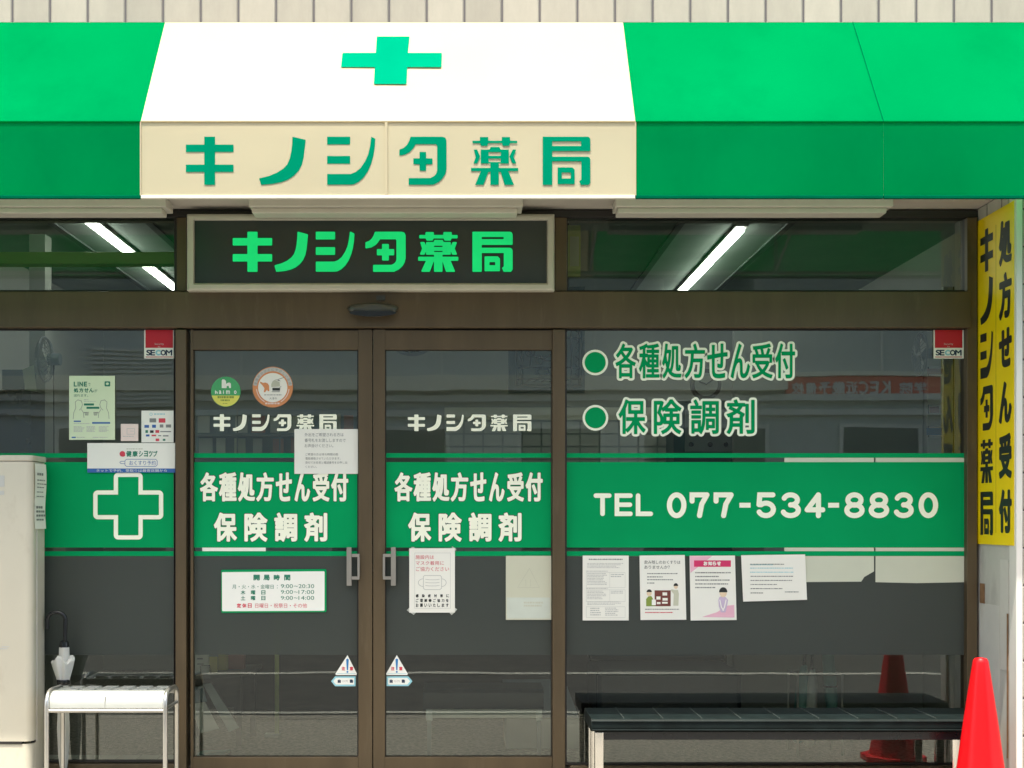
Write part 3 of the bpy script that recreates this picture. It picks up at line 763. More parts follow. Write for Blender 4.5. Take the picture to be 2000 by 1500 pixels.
# ================================================================== YELLOW SIGN ON THE PIER
YS = thing("yellow_sign", "tall narrow yellow sign with black vertical lettering on the right pier", "sign", (XR-.01, -.22, 1.23))
zt, zb = HZ+575/380, HZ-.137
def yv(d): return 0
m = MB().box(XR-.0085, XR-.0062, -.474, -.006, zb, zt); obj("board", m, "yellow", YS, bevel=.002)
obj("seam", MB().box(XR-.0095, XR-.0086, -.2665, -.2635, zb+.06, zt-.07), "yellow_seam", YS)
def side(x, y):                 # x in 0..460 mm out from the glass, y mm below the top
    return (XR-.0097, -x/1000, zt-y/1000)
# vertical extents read from the photo: px rows on the side wall at a mean distance
def rows(lst, dm): return [((zt-(HZ+(VY-a)/S(dm)))*1000, (zt-(HZ+(VY-b)/S(dm)))*1000) for a, b in lst]
gz = lambda v: 380+v/3.75
gy2 = lambda v: 760+v/3.75
ysL = rows([(gz(255),gz(568)),(gz(612),gz(945)),(gz(1015),gz(1345)),(gz(1405),gy2(303)),(gy2(368),gy2(688)),(gy2(752),gy2(1068))], .135)
m = MB(); logo(m, [(72,230)]*6, 0, 0, 0, grow=3, tgt=side, ys=ysL); obj("name_lettering", m, "black_ink", YS)
ysR = rows([(gz(185),gz(515)),(gz(572),gz(912)),(gz(980),gz(1268)),(gz(1370),gy2(250)),(gy2(325),gy2(655)),(gy2(735),gy2(1055))], .365)
m = MB(); text_cells(m, "処方せん受付", [(302,452)]*6, 0, 0, 0, grow=10, tgt=side, ys=ysR); obj("lettering", m, "black_ink", YS)

# ================================================================== STREET OBJECTS
# traffic cone
cx, cy = 2.388, -.62
C = thing("traffic_cone", "red traffic cone standing on the pavement by the right pier", "traffic cone", (cx, cy, 0))
prof = [(.112, .035), (.134, .036), (.118, .13), (.100, .25), (.080, .40), (.058, .55), (.044, .64), (.0355, .69), (.033, .700), (.026, .709), (.012, .712)]
rib = lambda a, z: 1 + .02*math.cos(8*a)*(1 if z < .66 else 0)
obj("body", MB().lathe(prof, cx, cy, 64, wob=rib), "cone_red", C, smooth=True)
P = []
for i in range(8):
    a = R(22.5+45*i); P.append((cx+.18*math.cos(a), cy+.18*math.sin(a)))
obj("base", MB().prism_z(P, .0, .035), "cone_red", C, bevel=.006)
for i in range(4):
    pass
# black bench in front of the right window
b0, b1 = .588, 2.50
BB = thing("black_bench", "long black vinyl bench with chrome legs in front of the right window", "bench", ((b0+b1)/2, -.28, 0))
zs = .402
def cush(x0, x1, y0, y1, z0, z1, r):
    P = []
    for (yy, zz, a0) in ((y0+r, z0+r, 180), (y1-r, z0+r, 270), (y1-r, z1-r, 0), (y0+r, z1-r, 90)):
        for t_ in range(0, 91, 15): P.append((yy+r*math.cos(R(a0+t_)), zz+r*math.sin(R(a0+t_))))
    return MB().prism_x(P, x0, x1)
xw = .187; n = int((b1-b0)/xw)+1
for i in range(1): pass
obj("seat", cush(b0, b1, -.470, -.085, zs-.062, zs, .022), "black_vinyl", BB, smooth=True)
sm = MB()
for i in range(1, 10):
    x = b0+i*xw-.03
    if x < b1-.03: sm.tube([(x, -.466, zs-.01), (x, -.445, zs+.0008), (x, -.10, zs+.0008)], .0022, 6)
obj("stitching", sm, "stitch", BB)
pi = MB().tube([(b0+.003, -.471, zs-.012), (b1-.003, -.471, zs-.012)], .004, 8); pi.tube([(b0+.003, -.471, zs-.052), (b1-.003, -.471, zs-.052)], .004, 8)
obj("piping", pi, "black_vinyl", BB, smooth=True)
for y in (-.44, -.15): obj("rail", MB().box(b0+.05, b1-.05, y, y+.04, zs-.105, zs-.064), "black_plastic", BB, bevel=.003)
for x in (b0+.018, b1-.06):
    for y in (-.452, -.13):
        obj("leg", MB().box(x, x+.042, y, y+.035, .0, zs-.0635), "chrome", BB, bevel=.005)
# steel bench, left
s0, s1 = -2.035, -1.455
SBn = thing("steel_bench", "small bench with a white curved perforated seat and steel tube legs beside the cream cabinet", "bench", ((s0+s1)/2, -.3, 0))
zt2 = .522
prf = [(-.175, zt2-.03), (-.185, zt2-.008), (-.205, zt2), (-.36, zt2)] + [(-.36-.06*math.sin(R(t_)), zt2-.06+.06*math.cos(R(t_))) for t_ in (15, 30, 45, 60, 75, 90)] + [(-.42, zt2-.075)]
inner = [(y+.006 if y < -.39 else y, z-.006) for y, z in prf[::-1]]
m = MB().prism_x(prf+inner, s0+.016, s1-.016); obj("seat", m, "bench_white", SBn, smooth=True)
dm = MB()
for r_ in range(2):
    for i in range(6):
        x = s0+.06+i*.085; y = -.335+.085*r_
        dm.box(x, x+.062, y, y+.055, zt2+.0002, zt2+.004)
obj("seat_light_spots", dm, "bench_white", SBn, bevel=.002)  # raised pads added in place of bright light spots on the perforated seat
obj("seat_joint", MB().box(-1.752, -1.7505, -.4212, -.41, zt2-.073, zt2-.02), "ink_grey", SBn)
for x in (s0+.005, s1-.005):
    pts = [(x, -.425, 0), (x, -.425, zt2-.075)] + [(x, -.36-.064*math.sin(R(t_)), zt2-.06+.064*math.cos(R(t_))) for t_ in (75, 50, 25, 0)] + [(x, -.22, zt2+.002), (x, -.19, zt2-.012), (x, -.18, zt2-.04), (x, -.18, 0)]
    obj("leg_frame", MB().tube(pts, .0115, 12), "steel", SBn, smooth=True)
obj("crossbar", MB().tube([(s0, -.42, zt2-.088), (s1, -.42, zt2-.088)], .0095, 10), "steel", SBn, smooth=True)
for x in (s0+.003, s1-.003): obj("crossbar", MB().tube([(x, -.42, zt2-.078), (x, -.18, zt2-.078)], .008, 8), "steel", SBn, smooth=True)
# umbrella leaning by the bench
ux, uy = -2.047, -.10
U = thing("umbrella", "folded white umbrella with a black crook handle standing behind the steel bench", "umbrella", (ux, uy, 0))
hp = [(ux+.006, uy, .66), (ux+.004, uy, .74), (ux+.006, uy, .85)] + [(ux-.040+.046*math.cos(R(t_)), uy, .85+.036*math.sin(R(t_))) for t_ in (20, 45, 70, 90, 110, 135, 160, 180)] + [(ux-.087, uy, .82), (ux-.086, uy, .80)]
obj("handle", MB().tube(hp, .0105, 12), "black_plastic", U, smooth=True)
fold = lambda a, z: 1 + .07*math.sin(5*a+z*3)
flap = lambda a, z: (1 + .07*math.sin(7*a+z*5)) * (1 if z < .53 else .62+.38*abs(math.cos(a)))
obj("canopy", MB().lathe([(.008, .715), (.024, .708), (.026, .65), (.027, .635)], ux, uy, 24, wob=fold), "umbrella_white", U, smooth=True)
_sk = (MB().lathe([(.026, .648), (.050, .650), (.058, .641), (.048, .60), (.036, .56), (.028, .533), (.022, .50), (.026, .40), (.030, .30), (.024, .15), (.012, .06), (.006, .03)], ux-.004, uy, 28, wob=flap))
_sk.v = [(x, y, z + (.013*math.sin(3*math.atan2(y-uy, x-ux)+1.2)+.006*math.sin(8*math.atan2(y-uy, x-ux)) if z > .62 else 0)) for x, y, z in _sk.v]
obj("canopy_skirt", _sk, "umbrella_white", U, smooth=True)
obj("strap", MB().lathe([(.031, .545), (.0325, .54), (.0315, .522), (.028, .518)], ux-.004, uy, 24), "black_plastic", U, smooth=True)
obj("collar", MB().lathe([(.010, .745), (.022, .735), (.025, .71), (.012, .70)], ux, uy, 16), "black_plastic", U, smooth=True)
obj("tip", MB().lathe([(.006, .031), (.005, .0)], ux-.004, uy, 12), "black_plastic", U)
# cream cabinet
kx, kz = -2.15, 1.672
K = thing("cream_cabinet", "tall worn cream metal cabinet cut by the left edge, beside the window", "cabinet", (-2.6, -.19, 0))
def rr(x0, x1, y0, y1, r, rb=.01):
    P = []
    for (xx, yy, a0, q) in ((x1-r, y0+r, 270, r), (x1-rb, y1-rb, 0, rb), (x0+rb, y1-rb, 90, rb), (x0+r, y0+r, 180, r)):
        for t_ in range(0, 91, 15): P.append((xx+q*math.cos(R(a0+t_)), yy+q*math.sin(R(a0+t_))))
    return P
obj("body", MB().prism_z(rr(-3.0, kx-.006, -.211, -.065, .01), .03, kz-.03), "cabinet_side", K, smooth=True)
obj("top", MB().prism_z(rr(-3.0, kx, -.285, -.062, .03), kz-.028, kz), "cabinet_side", K, bevel=.004)
obj("door", MB().prism_z(rr(-3.0, kx, -.28, -.213, .035, .004), .262, kz-.031), "cabinet_cream", K, smooth=True)
obj("lower_door", MB().prism_z(rr(-3.0, kx-.004, -.277, -.213, .035, .004), .03, .248), "cabinet_cream", K, smooth=True)
obj("hinge_slot", MB().box(-2.35, -2.20, -.2815, -.25, .2485, .2615).box(kx-.02, kx-.002, -.235, -.217, .2485, .2615), "bronze_dark", K)
obj("scratch_mark", MB().box(-2.315, -2.27, -.2812, -.2802, .716, .722).box(-2.30, -2.262, -.2812, -.2802, .726, .731), "ink_light", K)
obj("label_plate", MB().box(-2.32, -2.285, -.2816, -.2802, kz-.155, kz-.10).box(-2.32, -2.287, -.2816, -.2802, kz-.195, kz-.175), "ink_light", K)
obj("seal_strip", MB().box(kx-.0055, kx-.001, -.2, -.195, .25, kz-.04), "trim_white", K)
nt_ = MB(); vs = []
for j in range(13):
    z = 1.633-.325*j/12; b_ = .0022*math.sin(j*.55)+.003
    vs += [(kx+.003+b_, -.255, z), (kx+.005+b_*1.6, -.10, z)]
nt_.add(vs, [(2*j, 2*j+1, 2*j+3, 2*j+2) for j in range(12)])
NT = tag(obj("paper_note", nt_, "paper", smooth=True), "long creased paper strip hanging on the side of the cream cabinet", "notice")
pr = MB(); rnd = random.Random(3)
for (z, h, segs) in ((1.575, .012, 3), (1.548, .006, 4), (1.53, .005, 4), (1.513, .005, 3), (1.49, .004, 3), (1.468, .004, 3), (1.41, .012, 3), (1.39, .01, 4), (1.37, .01, 4), (1.35, .008, 3)):
    y = -.235
    for k_ in range(segs):
        l = rnd.uniform(.015, .035); j = (1.633-z)/.325*12; b_ = .0022*math.sin(j*.55)+.003
        f_ = (-.255-y)/-.155
        x = kx+.0055+b_*(1.15+.5*abs(f_))
        pr.box(x, x+.0008, y, y+l, z, z+h); y += l+.008
obj("print", pr, "ink_grey", NT)

# ================================================================== NOTICES AND STICKERS ON THE GLASS
def quad_sheet(pts, d, th=.0009):
    m = MB(); f_ = [W(x, y, d) for x, y in pts]; b_ = [W(x, y, d-th) for x, y in pts]; n = len(pts)
    # same outline front and back
    b_ = [(p[0], -(d-th), p[2]) for p in f_]
    m.add(f_+b_, [tuple(range(n))[::-1], tuple(range(n, 2*n))] + [(i, (i+1) % n, n+(i+1) % n, n+i) for i in range(n)])
    return m
def notice(name, pts, m, label, cat, d=.010, group=None):
    if len(pts) == 4 and not isinstance(pts[0], tuple):
        x0, y0, x1, y1 = pts; pts = [(x0,y0),(x1,y0),(x1,y1),(x0,y1)]
    o = obj(name, quad_sheet(pts, d), m); return tag(o, label, cat, group)
def part(name, par, m, fn, d=.0106, label=None):
    q = MB(); q.flat = True; fn(q, d); return obj(name, q, m, par, label=label)
D1 = .0106; D2 = .0112; D3 = .0118
# messaging poster, left window
p = notice("poster", (135,734,224.5,859), "paper_green", "pale green poster with two outlined people and chat bubbles on the left window", "poster")
part("heading", p, "ink_green", lambda q, d: (text_cells(q, "LINE", [(144,150),(151.5,153.5),(155,162),(163.8,170)], 745.5, 755, d, grow=.45), text(q, "で", 172, 748, 177, 754, d, 0), text_cells(q, "処方せん", [(144,153),(154.5,163),(164.5,173),(174,183)], 758, 766.5, d, grow=.3), text(q, "が", 184.5, 760, 190, 766, d, 0), text(q, "送れます。", 144, 769.5, 172, 775, d, 0)))
def bub(q, d):
    poly_field(q, [(206,746.5),(213.5,746.5),(213.5,753),(206,753)], d, 1.8)
part("speech_bubble_icon", p, "ink_green", bub); part("icon_bubble", p, "paper_green", lambda q, d: q.disc(209.7, 749.5, 2.9, D2, ry=2.4, n=14))
def people(q, d):
    for s, x in ((1, 153), (-1, 203)):
        X = lambda v: x+s*v
        stroke(q, [(X(-5), 797), (X(-6), 785), (X(-1), 781), (X(6), 783), (X(8), 790), (X(6), 797), (X(2), 801)], .8, d)
        stroke(q, [(X(-5), 797), (X(-9), 806), (X(-10), 818)], .8, d); stroke(q, [(X(6), 800), (X(10), 806), (X(11), 816)], .8, d+.0001)
        for k_ in range(4): stroke(q, [(X(10+2.6*k_), 806+k_*.3), (X(13+2.3*k_), 805), (X(14+1.6*k_), 811)], .9, d+.0002*k_)
part("line_drawing", p, "ink_grey", people)
part("chat_bars", p, "ink_green", lambda q, d: (q.rect(164, 788, 183.5, 792, d), q.rect(169, 794.5, 194, 798.5, d)))
part("blue_bar", p, "ink_blue", lambda q, d: (q.rect(180, 824.4, 215, 827.6, d), q.rect(144, 821.5, 158, 824, d), q.rect(140, 853, 148, 855.5, d)))
part("small_print", p, "ink_light", lambda q, d: (bars(q, 144, 826, 176, 828.5, d, 1), bars(q, 144, 832, 166, 844, d, 5, seed=2), bars(q, 169, 832, 188, 844, d, 5, seed=3), bars(q, 193, 832, 214, 844, d, 5, seed=4), bars(q, 150, 853, 166, 855.5, d, 1), bars(q, 181, 853, 215, 855.5, d, 1, seed=9), bars(q, 164, 779.5, 173, 782, d, 1), bars(q, 164, 783, 188, 785, d, 1)))
# small pink sticker
p = notice("sticker", (236,828,270,861.3), "paper_pink", "small square pale pink sticker between the green poster and the payment sticker", "sticker")
part("card_drawing", p, "ink_light", lambda q, d: (stroke(q, [(248,837),(263,837),(263,848),(248,848)], .8, d, True), stroke(q, [(254,842),(261,842)], .8, d), bars(q, 240, 851, 262, 853.5, d, 1)))
# payment sticker
p = notice("sticker", (276.3,802,339.6,864), "paper", "white square sticker with rows of tiny payment marks on the left window", "sticker", d=.0105)
part("title", p, "ink_cyan", lambda q, d: (q.disc(295, 809, 3, D1+.0002, r0=2, n=12), bars(q, 301, 806.5, 323, 811, D1+.0002, 1)))
cols = {"ink_grey": [(292,817,305,825),(324,829,334,835),(312,829,319,835),(313,842,334,844),(309,850,315,852),(318,850,329,852.5)],
        "ink_blue": [(282,830,291,835.5),(297,829.5,304.5,835.5),(285,848.5,292,852.5)], "ink_green": [(284,840,289,845.5),(318,857,323,861)],
        "ink_red": [(310,817,323,825.5),(303.5,840,311,845.5),(296,849,305,852),(304,856.5,311,861.5)], "black_ink": [(293,840.5,300,845.5)]}
for mm, rs in cols.items(): part("payment_marks", p, mm, lambda q, d: [q.rect(*r_, D1+.0002) for r_ in rs])
# shop banner sticker
p = notice("banner_sticker", (170.5,865.3,342,915), "paper", "wide white sticker with a blue foot strip over the green band of the left window", "sticker", d=.0125)
dd = .0131
part("blue_strip", p, "ink_blue", lambda q, d: q.rect(170.5, 915, 342, 923, .0125))
part("strip_text", p, "paper", lambda q, d: text(q, "ネットで予約、受取りは最寄店舗から", 188, 916.3, 326, 921.7, dd, .0))
part("letter", p, "ink_red", lambda q, d: text_cells(q, "e", [(233.5, 244.5)], 881, 892, dd, grow=1.3))
part("heading", p, "ink_green", lambda q, d: text_cells(q, "健康ショップ", [(246.5,257),(258.5,269),(271,279.5),(281,289),(290.5,298),(299,307.5)], 880.5, 892, dd, grow=.35))
part("booking_text", p, "ink_blue", lambda q, d: text(q, "おくすり予約", 252.5, 899.5, 304, 908.5, dd, .0))
part("booking_frame", p, "ink_blue", lambda q, d: (stroke(q, [(247,897),(304,897),(307,900),(307,908),(304,911),(247,911),(244,908),(244,900)], .9, dd, True), stroke(q, [(243,901),(236,901),(234,903),(236,905.5),(244,905.5)], .9, dd+.0001)))
part("small_print", p, "ink_faint", lambda q, d: bars(q, 247, 875.5, 280, 878, dd, 1))
# security company stickers
for x0, lab in ((281.5, "red and white security sticker in the top right corner of the left window"), (1823.3, "red and white security sticker in the top right corner of the right window")):
    p = notice("security_sticker", (x0, 641.8, x0+59, 700.2), "paper", lab, "sticker", group="security stickers")
    part("red_field", p, "red_vinyl", lambda q, d: (q.rect(x0+2.6, 644.4, x0+56.4, 679.4, D1), q.rect(x0+3, 696.5, x0+56, 698, D1)))
    part("small_text", p, "ink_light", lambda q, d: (text(q, "Security", x0+20.5, 670, x0+38.5, 674.5, D2, 0), text(q, "by", x0+27, 675.5, x0+32, 679, D2, 0)))
    cs = [(x0+4.2,x0+12.8),(x0+12.2,x0+21.5),(x0+32,x0+42.5),(x0+42,x0+55)]
    part("company_name", p, "navy_ink", lambda q, d: text_cells(q, "SEOM", cs, 683.2, 694.4, D1, grow=.55))
    part("company_letter", p, "sticker_cyan", lambda q, d: text_cells(q, "C", [(x0+22, x0+32.5)], 683.2, 694.4, D1, grow=.9))
# round stickers, left door
p = notice("round_sticker", [(441+29*math.cos(R(a)), 765+29.5*math.sin(R(a))) for a in range(0, 360, 9)], "sticker_lime", "round green and yellow sticker with a white dog, left door", "sticker")
part("yellow_segment", p, "sticker_yellow", lambda q, d: q.poly([(441+28.4*math.cos(R(a)), 765+28.9*math.sin(R(a))) for a in range(15, 166, 6)], D1))
part("dog", p, "paper", lambda q, d: (q.poly([(433,758),(433,743),(435,740.5),(439,741.5),(441.5,744.5),(441.5,750),(439.5,751),(439.5,758)], D1), q.poly([(439.6,758),(439.6,751),(445,747.6),(449,747.2),(451,749.5),(451,758),(447.5,758),(446.5,753.5),(443,754),(442.5,758)], D1)))
part("name", p, "paper", lambda q, d: text_cells(q, "haimo", [(420,425),(427.5,432.5),(435.5,437.5),(441.5,449),(457,462)], 762.5, 769.5, D1, grow=.35))
part("small_print", p, "olive", lambda q, d: (bars(q, 425, 773.5, 458, 778, D2, 1, fill=.9), bars(q, 431, 780, 450, 783.5, D2, 1, seed=4, fill=.9), bars(q, 435, 787, 447, 789, D2, 1, seed=5)))
p = notice("round_sticker", [(532.7+39.5*math.cos(R(a)), 756+39.8*math.sin(R(a))) for a in range(0, 360, 7)], "sticker_orange", "larger round orange rimmed sticker with a small dog and a basket, left door", "sticker")
part("grey_ring", p, "ink_light", lambda q, d: q.disc(532.7, 756, 38.2, D1, r0=31, a0=5, a1=175, n=34))
part("inner_disc", p, "paper", lambda q, d: q.disc(532.7, 757, 28.6, D1+.0001, n=40))
part("lower_ring", p, "paper_pink", lambda q, d: q.disc(532.7, 757, 32.6, D2, r0=31, a0=185, a1=240, n=14).disc(532.7, 757, 32.6, D2, r0=31, a0=300, a1=355, n=14))
part("orange_dog", p, "sticker_orange", lambda q, d: q.poly([(508,745),(514,748),(518,747),(523,749),(525.5,753),(526,764),(523,764),(521.5,761),(518,766),(515,766),(516.5,758),(512,752),(508,748)][::1], D2))
part("basket", p, "black_ink", lambda q, d: (q.rect(532, 757.5, 547, 763, D2), stroke(q, [(531,765),(546,765)], 1, D2+.0002), stroke(q, [(546,757),(549,755)], .8, D2), q.poly([(537,741),(548,745),(545,742)], D2), stroke(q, [(543,741),(554,737.5)], .8, D2)))
part("lamp_shade", p, "ink_faint", lambda q, d: q.poly([(530,756),(530,750),(533,744),(537,742),(546,746),(547,755)], D2))
rt = MB(); rt.flat = True
for i, ch in enumerate("全国初のひとにやさしいお店"):
    a = R(168-156*i/12); v, f = text_geo(ch, 0); cxx, cyy = 532.7+34.6*math.cos(a), 756-34.6*math.sin(a); rot = a-math.pi/2
    rt.add([W(cxx+((u-.5)*math.cos(rot)-(t_-.38)*math.sin(rot))*6, cyy-((u-.5)*math.sin(rot)+(t_-.38)*math.cos(rot))*6, D2) for u, t_, _ in v], f)
obj("ring_text", rt, "ink_grey", p)
part("town_name", p, "ink_grey", lambda q, d: (text(q, "大津市", 526, 776, 541, 780.5, D2, 0), bars(q, 516, 770, 552, 772.5, D2, 1)))
part("small_print", p, "paper_pink", lambda q, d: bars(q, 518, 786, 548, 790, D2, 1, fill=.8))
# notice on the left door
p = notice("notice", (575,838,699,925.5), "paper_faded", "cream typed notice taped over the shop name on the left door", "notice", d=.0115)
p.data.materials[0] = MATS["paper"]
def nt1(q, d):
    d = .0121
    for s, a, b, y0, y1 in (("外出をご希望される方は", 595, 671, 845.5, 852.5), ("番号札をお渡ししますので", 595, 675, 856.5, 863.5), ("お声掛けください。", 595, 651, 867, 874)): text(q, s, a, y0, b, y1, d, 0)
    for s, a, b, y0, y1 in (("ご希望の方は待ち時間の間", 596.5, 660, 885, 889.8), ("電話連絡させていただきます。", 596.5, 665, 893, 897.8), ("受付でお名前と電話番号をお申し出", 596.5, 678, 901, 905.8), ("ください。", 596.5, 619, 909.5, 914)): text(q, s, a, y0, b, y1, d, 0)
part("typed_text", p, "ink_grey", nt1)
# opening hours plate
p = notice("hours_plate", [(433,1113),(636,1111.5),(637.5,1113),(637.5,1194),(636,1195.5),(434,1197),(432.3,1195.3),(431.8,1114.5)], "vinyl_green", "white opening hours plate with a green rim on the left door", "sign", d=.0085)
MATS["hours_white"] = mat("hours_white", (.85, .86, .80), .4, var=.01)
part("white_field", p, "hours_white", lambda q, d: q.poly([(434.5,1117.5),(632.5,1115.7),(634,1117),(634,1191.5),(632.5,1193),(435,1193.8),(433.8,1192.5),(433.5,1118.5)], .009))
z7 = lambda v: 360+v/5; y7 = lambda v: 1050+v/5
def hrs(q, d):
    d = .0096
    text_cells(q, "開局時間", [(z7(675),z7(737)),(z7(772),z7(833)),(z7(873),z7(932)),(z7(975),z7(1035))], y7(362), y7(418), d, grow=.5)
    text(q, "月・火・水・金曜日", z7(468), y7(458), z7(872), y7(500), d, 0); text(q, "：", z7(905), y7(462), z7(911), y7(496), d, 0)
    for (s, cc, t_, ya, yb) in (("木曜日", 0, "9:00〜17:00", 515, 557), ("土曜日", 0, "9:00〜14:00", 570, 612)):
        text_cells(q, s, [(z7(550),z7(596)),(z7(650),z7(694)),(z7(752),z7(792))], y7(ya), y7(yb), d, grow=.25)
    for t_, ya, yb in (("9:00", 455, 493), ("9:00", 512, 550), ("9:00", 570, 608)): text(q, t_, z7(943), y7(ya), z7(1060), y7(yb), d, 0)
    for t_, ya, yb in (("20:30", 455, 493), ("17:00", 512, 550), ("14:00", 570, 608)): text(q, t_, z7(1115), y7(ya), z7(1268), y7(yb), d, 0); stroke(q, [(z7(1070), y7(ya+20)), (z7(1083), y7(ya+17)), (z7(1096), y7(ya+22)), (z7(1106), y7(ya+19))], .9, d)
part("hours_text", p, "ink_green", hrs)
part("closed_days_text", p, "ink_red", lambda q, d: (text_cells(q, "定休日", [(z7(512),z7(555)),(z7(565),z7(608)),(z7(620),z7(658))], y7(642), y7(686), .0096, grow=.3), text(q, "日曜日・祝祭日・その他", z7(692), y7(642), z7(1198), y7(686), .0096, 0)))
# automatic door caution stickers
for x, s, lab in ((678.6, -1, "triangular caution sticker with a left pointing arrow low on the left door"), (775, 1, "triangular caution sticker with a right pointing arrow low on the right door")):
    bx0, bx1 = x-23.5 if s < 0 else x-21, x+18.5 if s < 0 else x+21.5
    p = notice("caution_sticker", [(x, 1279.5), (bx1, 1316), (bx1-1, 1318.5), (bx0+1, 1318.5), (bx0, 1316)], "hours_white", lab, "sticker", d=.0095, group="automatic door caution stickers")
    part("exclamation_mark", p, "sticker_blue", lambda q, d: (q.poly([(x-2.6, 1288), (x+.2, 1286), (x+2.6, 1288), (x+1.2, 1309), (x-1.2, 1309)], .0101), q.disc(x, 1312.3, 1.9, .0101, n=12)))
    part("caution_text", p, "ink_red", lambda q, d: (text_cells(q, "注", [(x-11.5, x-4.4)], 1302, 1309.5, .0101, grow=.3), text_cells(q, "意", [(x+4.2, x+11.3)], 1302, 1309.5, .0101, grow=.3)))
    part("rim_line", p, "sticker_cyan", lambda q, d: stroke(q, [(bx0+3, 1315.5), (bx1-3, 1315.5)], .7, .0101))
    A_ = [(-32,1330.5),(-24,1321),(15.8,1321),(15.8,1340.3),(-24,1340.3)] if s < 0 else [(30.5,1330.5),(22.5,1321),(-20,1321),(-20,1340),(22.5,1340)]
    part("arrow_plate", p, "sticker_cyan", lambda q, d: q.poly([(x+a, b) for a, b in A_], .0095))
    B_ = [(-28,1330.5),(-22.5,1324),(13,1324),(13,1337),(-22.5,1337)] if s < 0 else [(26,1330.5),(20.5,1324),(-17,1324),(-17,1337),(20.5,1337)]
    part("arrow_field", p, "hours_white", lambda q, d: q.poly([(x+a, b) for a, b in B_], .0099))
    o_ = x-5 if s < 0 else x
    part("arrow_text", p, "navy_ink", lambda q, d: (text_cells(q, "自", [(o_-14, o_-8)], 1327, 1334, .0103, grow=.3), text_cells(q, "動", [(o_+9.5, o_+16)], 1327, 1334, .0103, grow=.3), text(q, "〈ドア〉", o_-5, 1328.5, o_+6, 1332.5, .0103, 0)))
# mask poster
z8 = lambda v: 720+v/5; y8 = y7
p = notice("poster", (799.3,1070.8,888.5,1196.6), "paper", "laminated white mask notice with red text taped on the right door", "poster", d=.0098)
part("red_text", p, "ink_red", lambda q, d: (text(q, "施設内は", z8(458), y8(170), z8(638), y8(210), .0104, 0), text(q, "マスク着用に", z8(460), y8(228), z8(735), y8(268), .0104, 0), text(q, "ご協力ください", z8(462), y8(285), z8(785), y8(328), .0104, 0)))
def mk(q, d):
    d = .0104
    stroke(q, [(827,1126),(829,1124),(860,1124),(862.5,1127),(862.5,1149),(859,1151.6),(830,1151.6),(827,1149)], 1.0, d, True)
    stroke(q, arc(827, 1138, 10, 7.5, 95, 265, 10), 1.0, d+.0001); stroke(q, arc(862.5, 1138, 9, 7.5, -85, 85, 10), 1.0, d+.0001)
    for k_ in (1132, 1138, 1144): stroke(q, [(831, k_-.6), (838, k_+.4), (851, k_+.4), (858, k_-.6)], .9, d)
    stroke(q, [(810,1080),(880,1080),(880,1188),(810,1188)], .5, d, True)
part("mask_drawing", p, "ink_light", mk)
part("black_text", p, "black_ink", lambda q, d: [text_cells(q, s, [(812+i*w_, 812+i*w_+5.6) for i in range(len(s))], y0, y1, .0104, grow=.2) for s, w_, y0, y1 in (("感染症対策に", 11.9, 1160.5, 1166.8), ("ご理解・ご協力を", 8.4, 1169.6, 1176), ("お願いいたします", 8.4, 1178.6, 1185.6))])
part("tape", p, "tape", lambda q, d: (q.poly([(799,1187),(794.5,1192),(802,1197),(808,1201),(812,1197)], .0092), q.poly([(888,1187),(893,1190),(888,1196),(882,1201.5),(878,1197)], .0092), q.poly([(804,1068.5),(809,1068.5),(810,1071),(803,1071)], .0092), q.poly([(883,1067),(887,1069),(892,1073),(888,1076),(882,1071)], .0092)))
# faded poster
p = notice("poster", (988,1085.6,1076.6,1210.6), "paper_faded", "yellowed blank looking poster with a faint triangle at the right edge of the right door", "poster", d=.0098)
part("faded_print", p, "ink_faint", lambda q, d: (stroke(q, [(1034,1110),(1053.5,1147.5),(1011,1147.5)], .8, .0104, True), stroke(q, [(1027,1132),(1027,1145)], .6, .0104), stroke(q, [(1036,1132),(1036,1145)], .6, .0104), bars(q, 1023, 1174, 1062, 1186, .0104, 2)))
MATS["faded_blue"] = mat("faded_blue", (.55, .60, .52), .6)
part("faded_block", p, "faded_blue", lambda q, d: q.rect(990, 1167, 1074.5, 1208, .0102))
# right window posters
z9 = lambda v: 1100+v/4; y9 = lambda v: 1060+v/4
p = notice("poster", (1138,1085,1228,1211.8), "paper", "white sheet of dense grey tables on the right window, leftmost of the row", "poster")
part("heading", p, "ink_grey", lambda q, d: bars(q, 1150, 1090.5, 1216, 1094.5, D1, 1, rag=0, seed=3))
def tb(q, d):
    d = D1
    for (a, b, c_, e, r_, sd) in ((1147,1099,1220,1110,4,1),(1145,1114,1204,1117,1,2),(1147,1119,1186,1143,8,3),(1193,1120,1220,1128,2,4),(1145,1148,1196,1151,1,5),(1147,1153,1186,1171,6,6),(1193,1153,1220,1160,2,7),(1147,1174,1214,1182,3,8),(1153,1186,1174,1203,4,9),(1182,1186,1208,1203,5,10)): bars(q, a, b, c_, e, d, r_, seed=sd, fill=.45)
    for rr_ in ((1145,1118,1221,1147.5),(1145,1152,1221,1175),(1145,1185,1221,1206)): stroke(q, [(rr_[0],rr_[1]),(rr_[2],rr_[1]),(rr_[2],rr_[3]),(rr_[0],rr_[3])], .45, d+.0002, True)
    stroke(q, [(1191,1118.5),(1191,1147)], .4, d+.0003); stroke(q, [(1191,1152.5),(1191,1174.5)], .4, d+.0003)
part("table_print", p, "ink_light", tb)
p = notice("poster", [(1249,1085),(1337.5,1084),(1340.5,1210.5),(1251,1211)], "paper", "poster with a red brown shelf and a man in green on the right window", "poster")
part("heading", p, "black_ink", lambda q, d: (text(q, "飲み残しのおくすりは", 1258.5, 1094.5, 1329, 1101.5, D1, 0), text(q, "ありませんか？", 1258.5, 1104.5, 1308, 1111, D1, 0)))
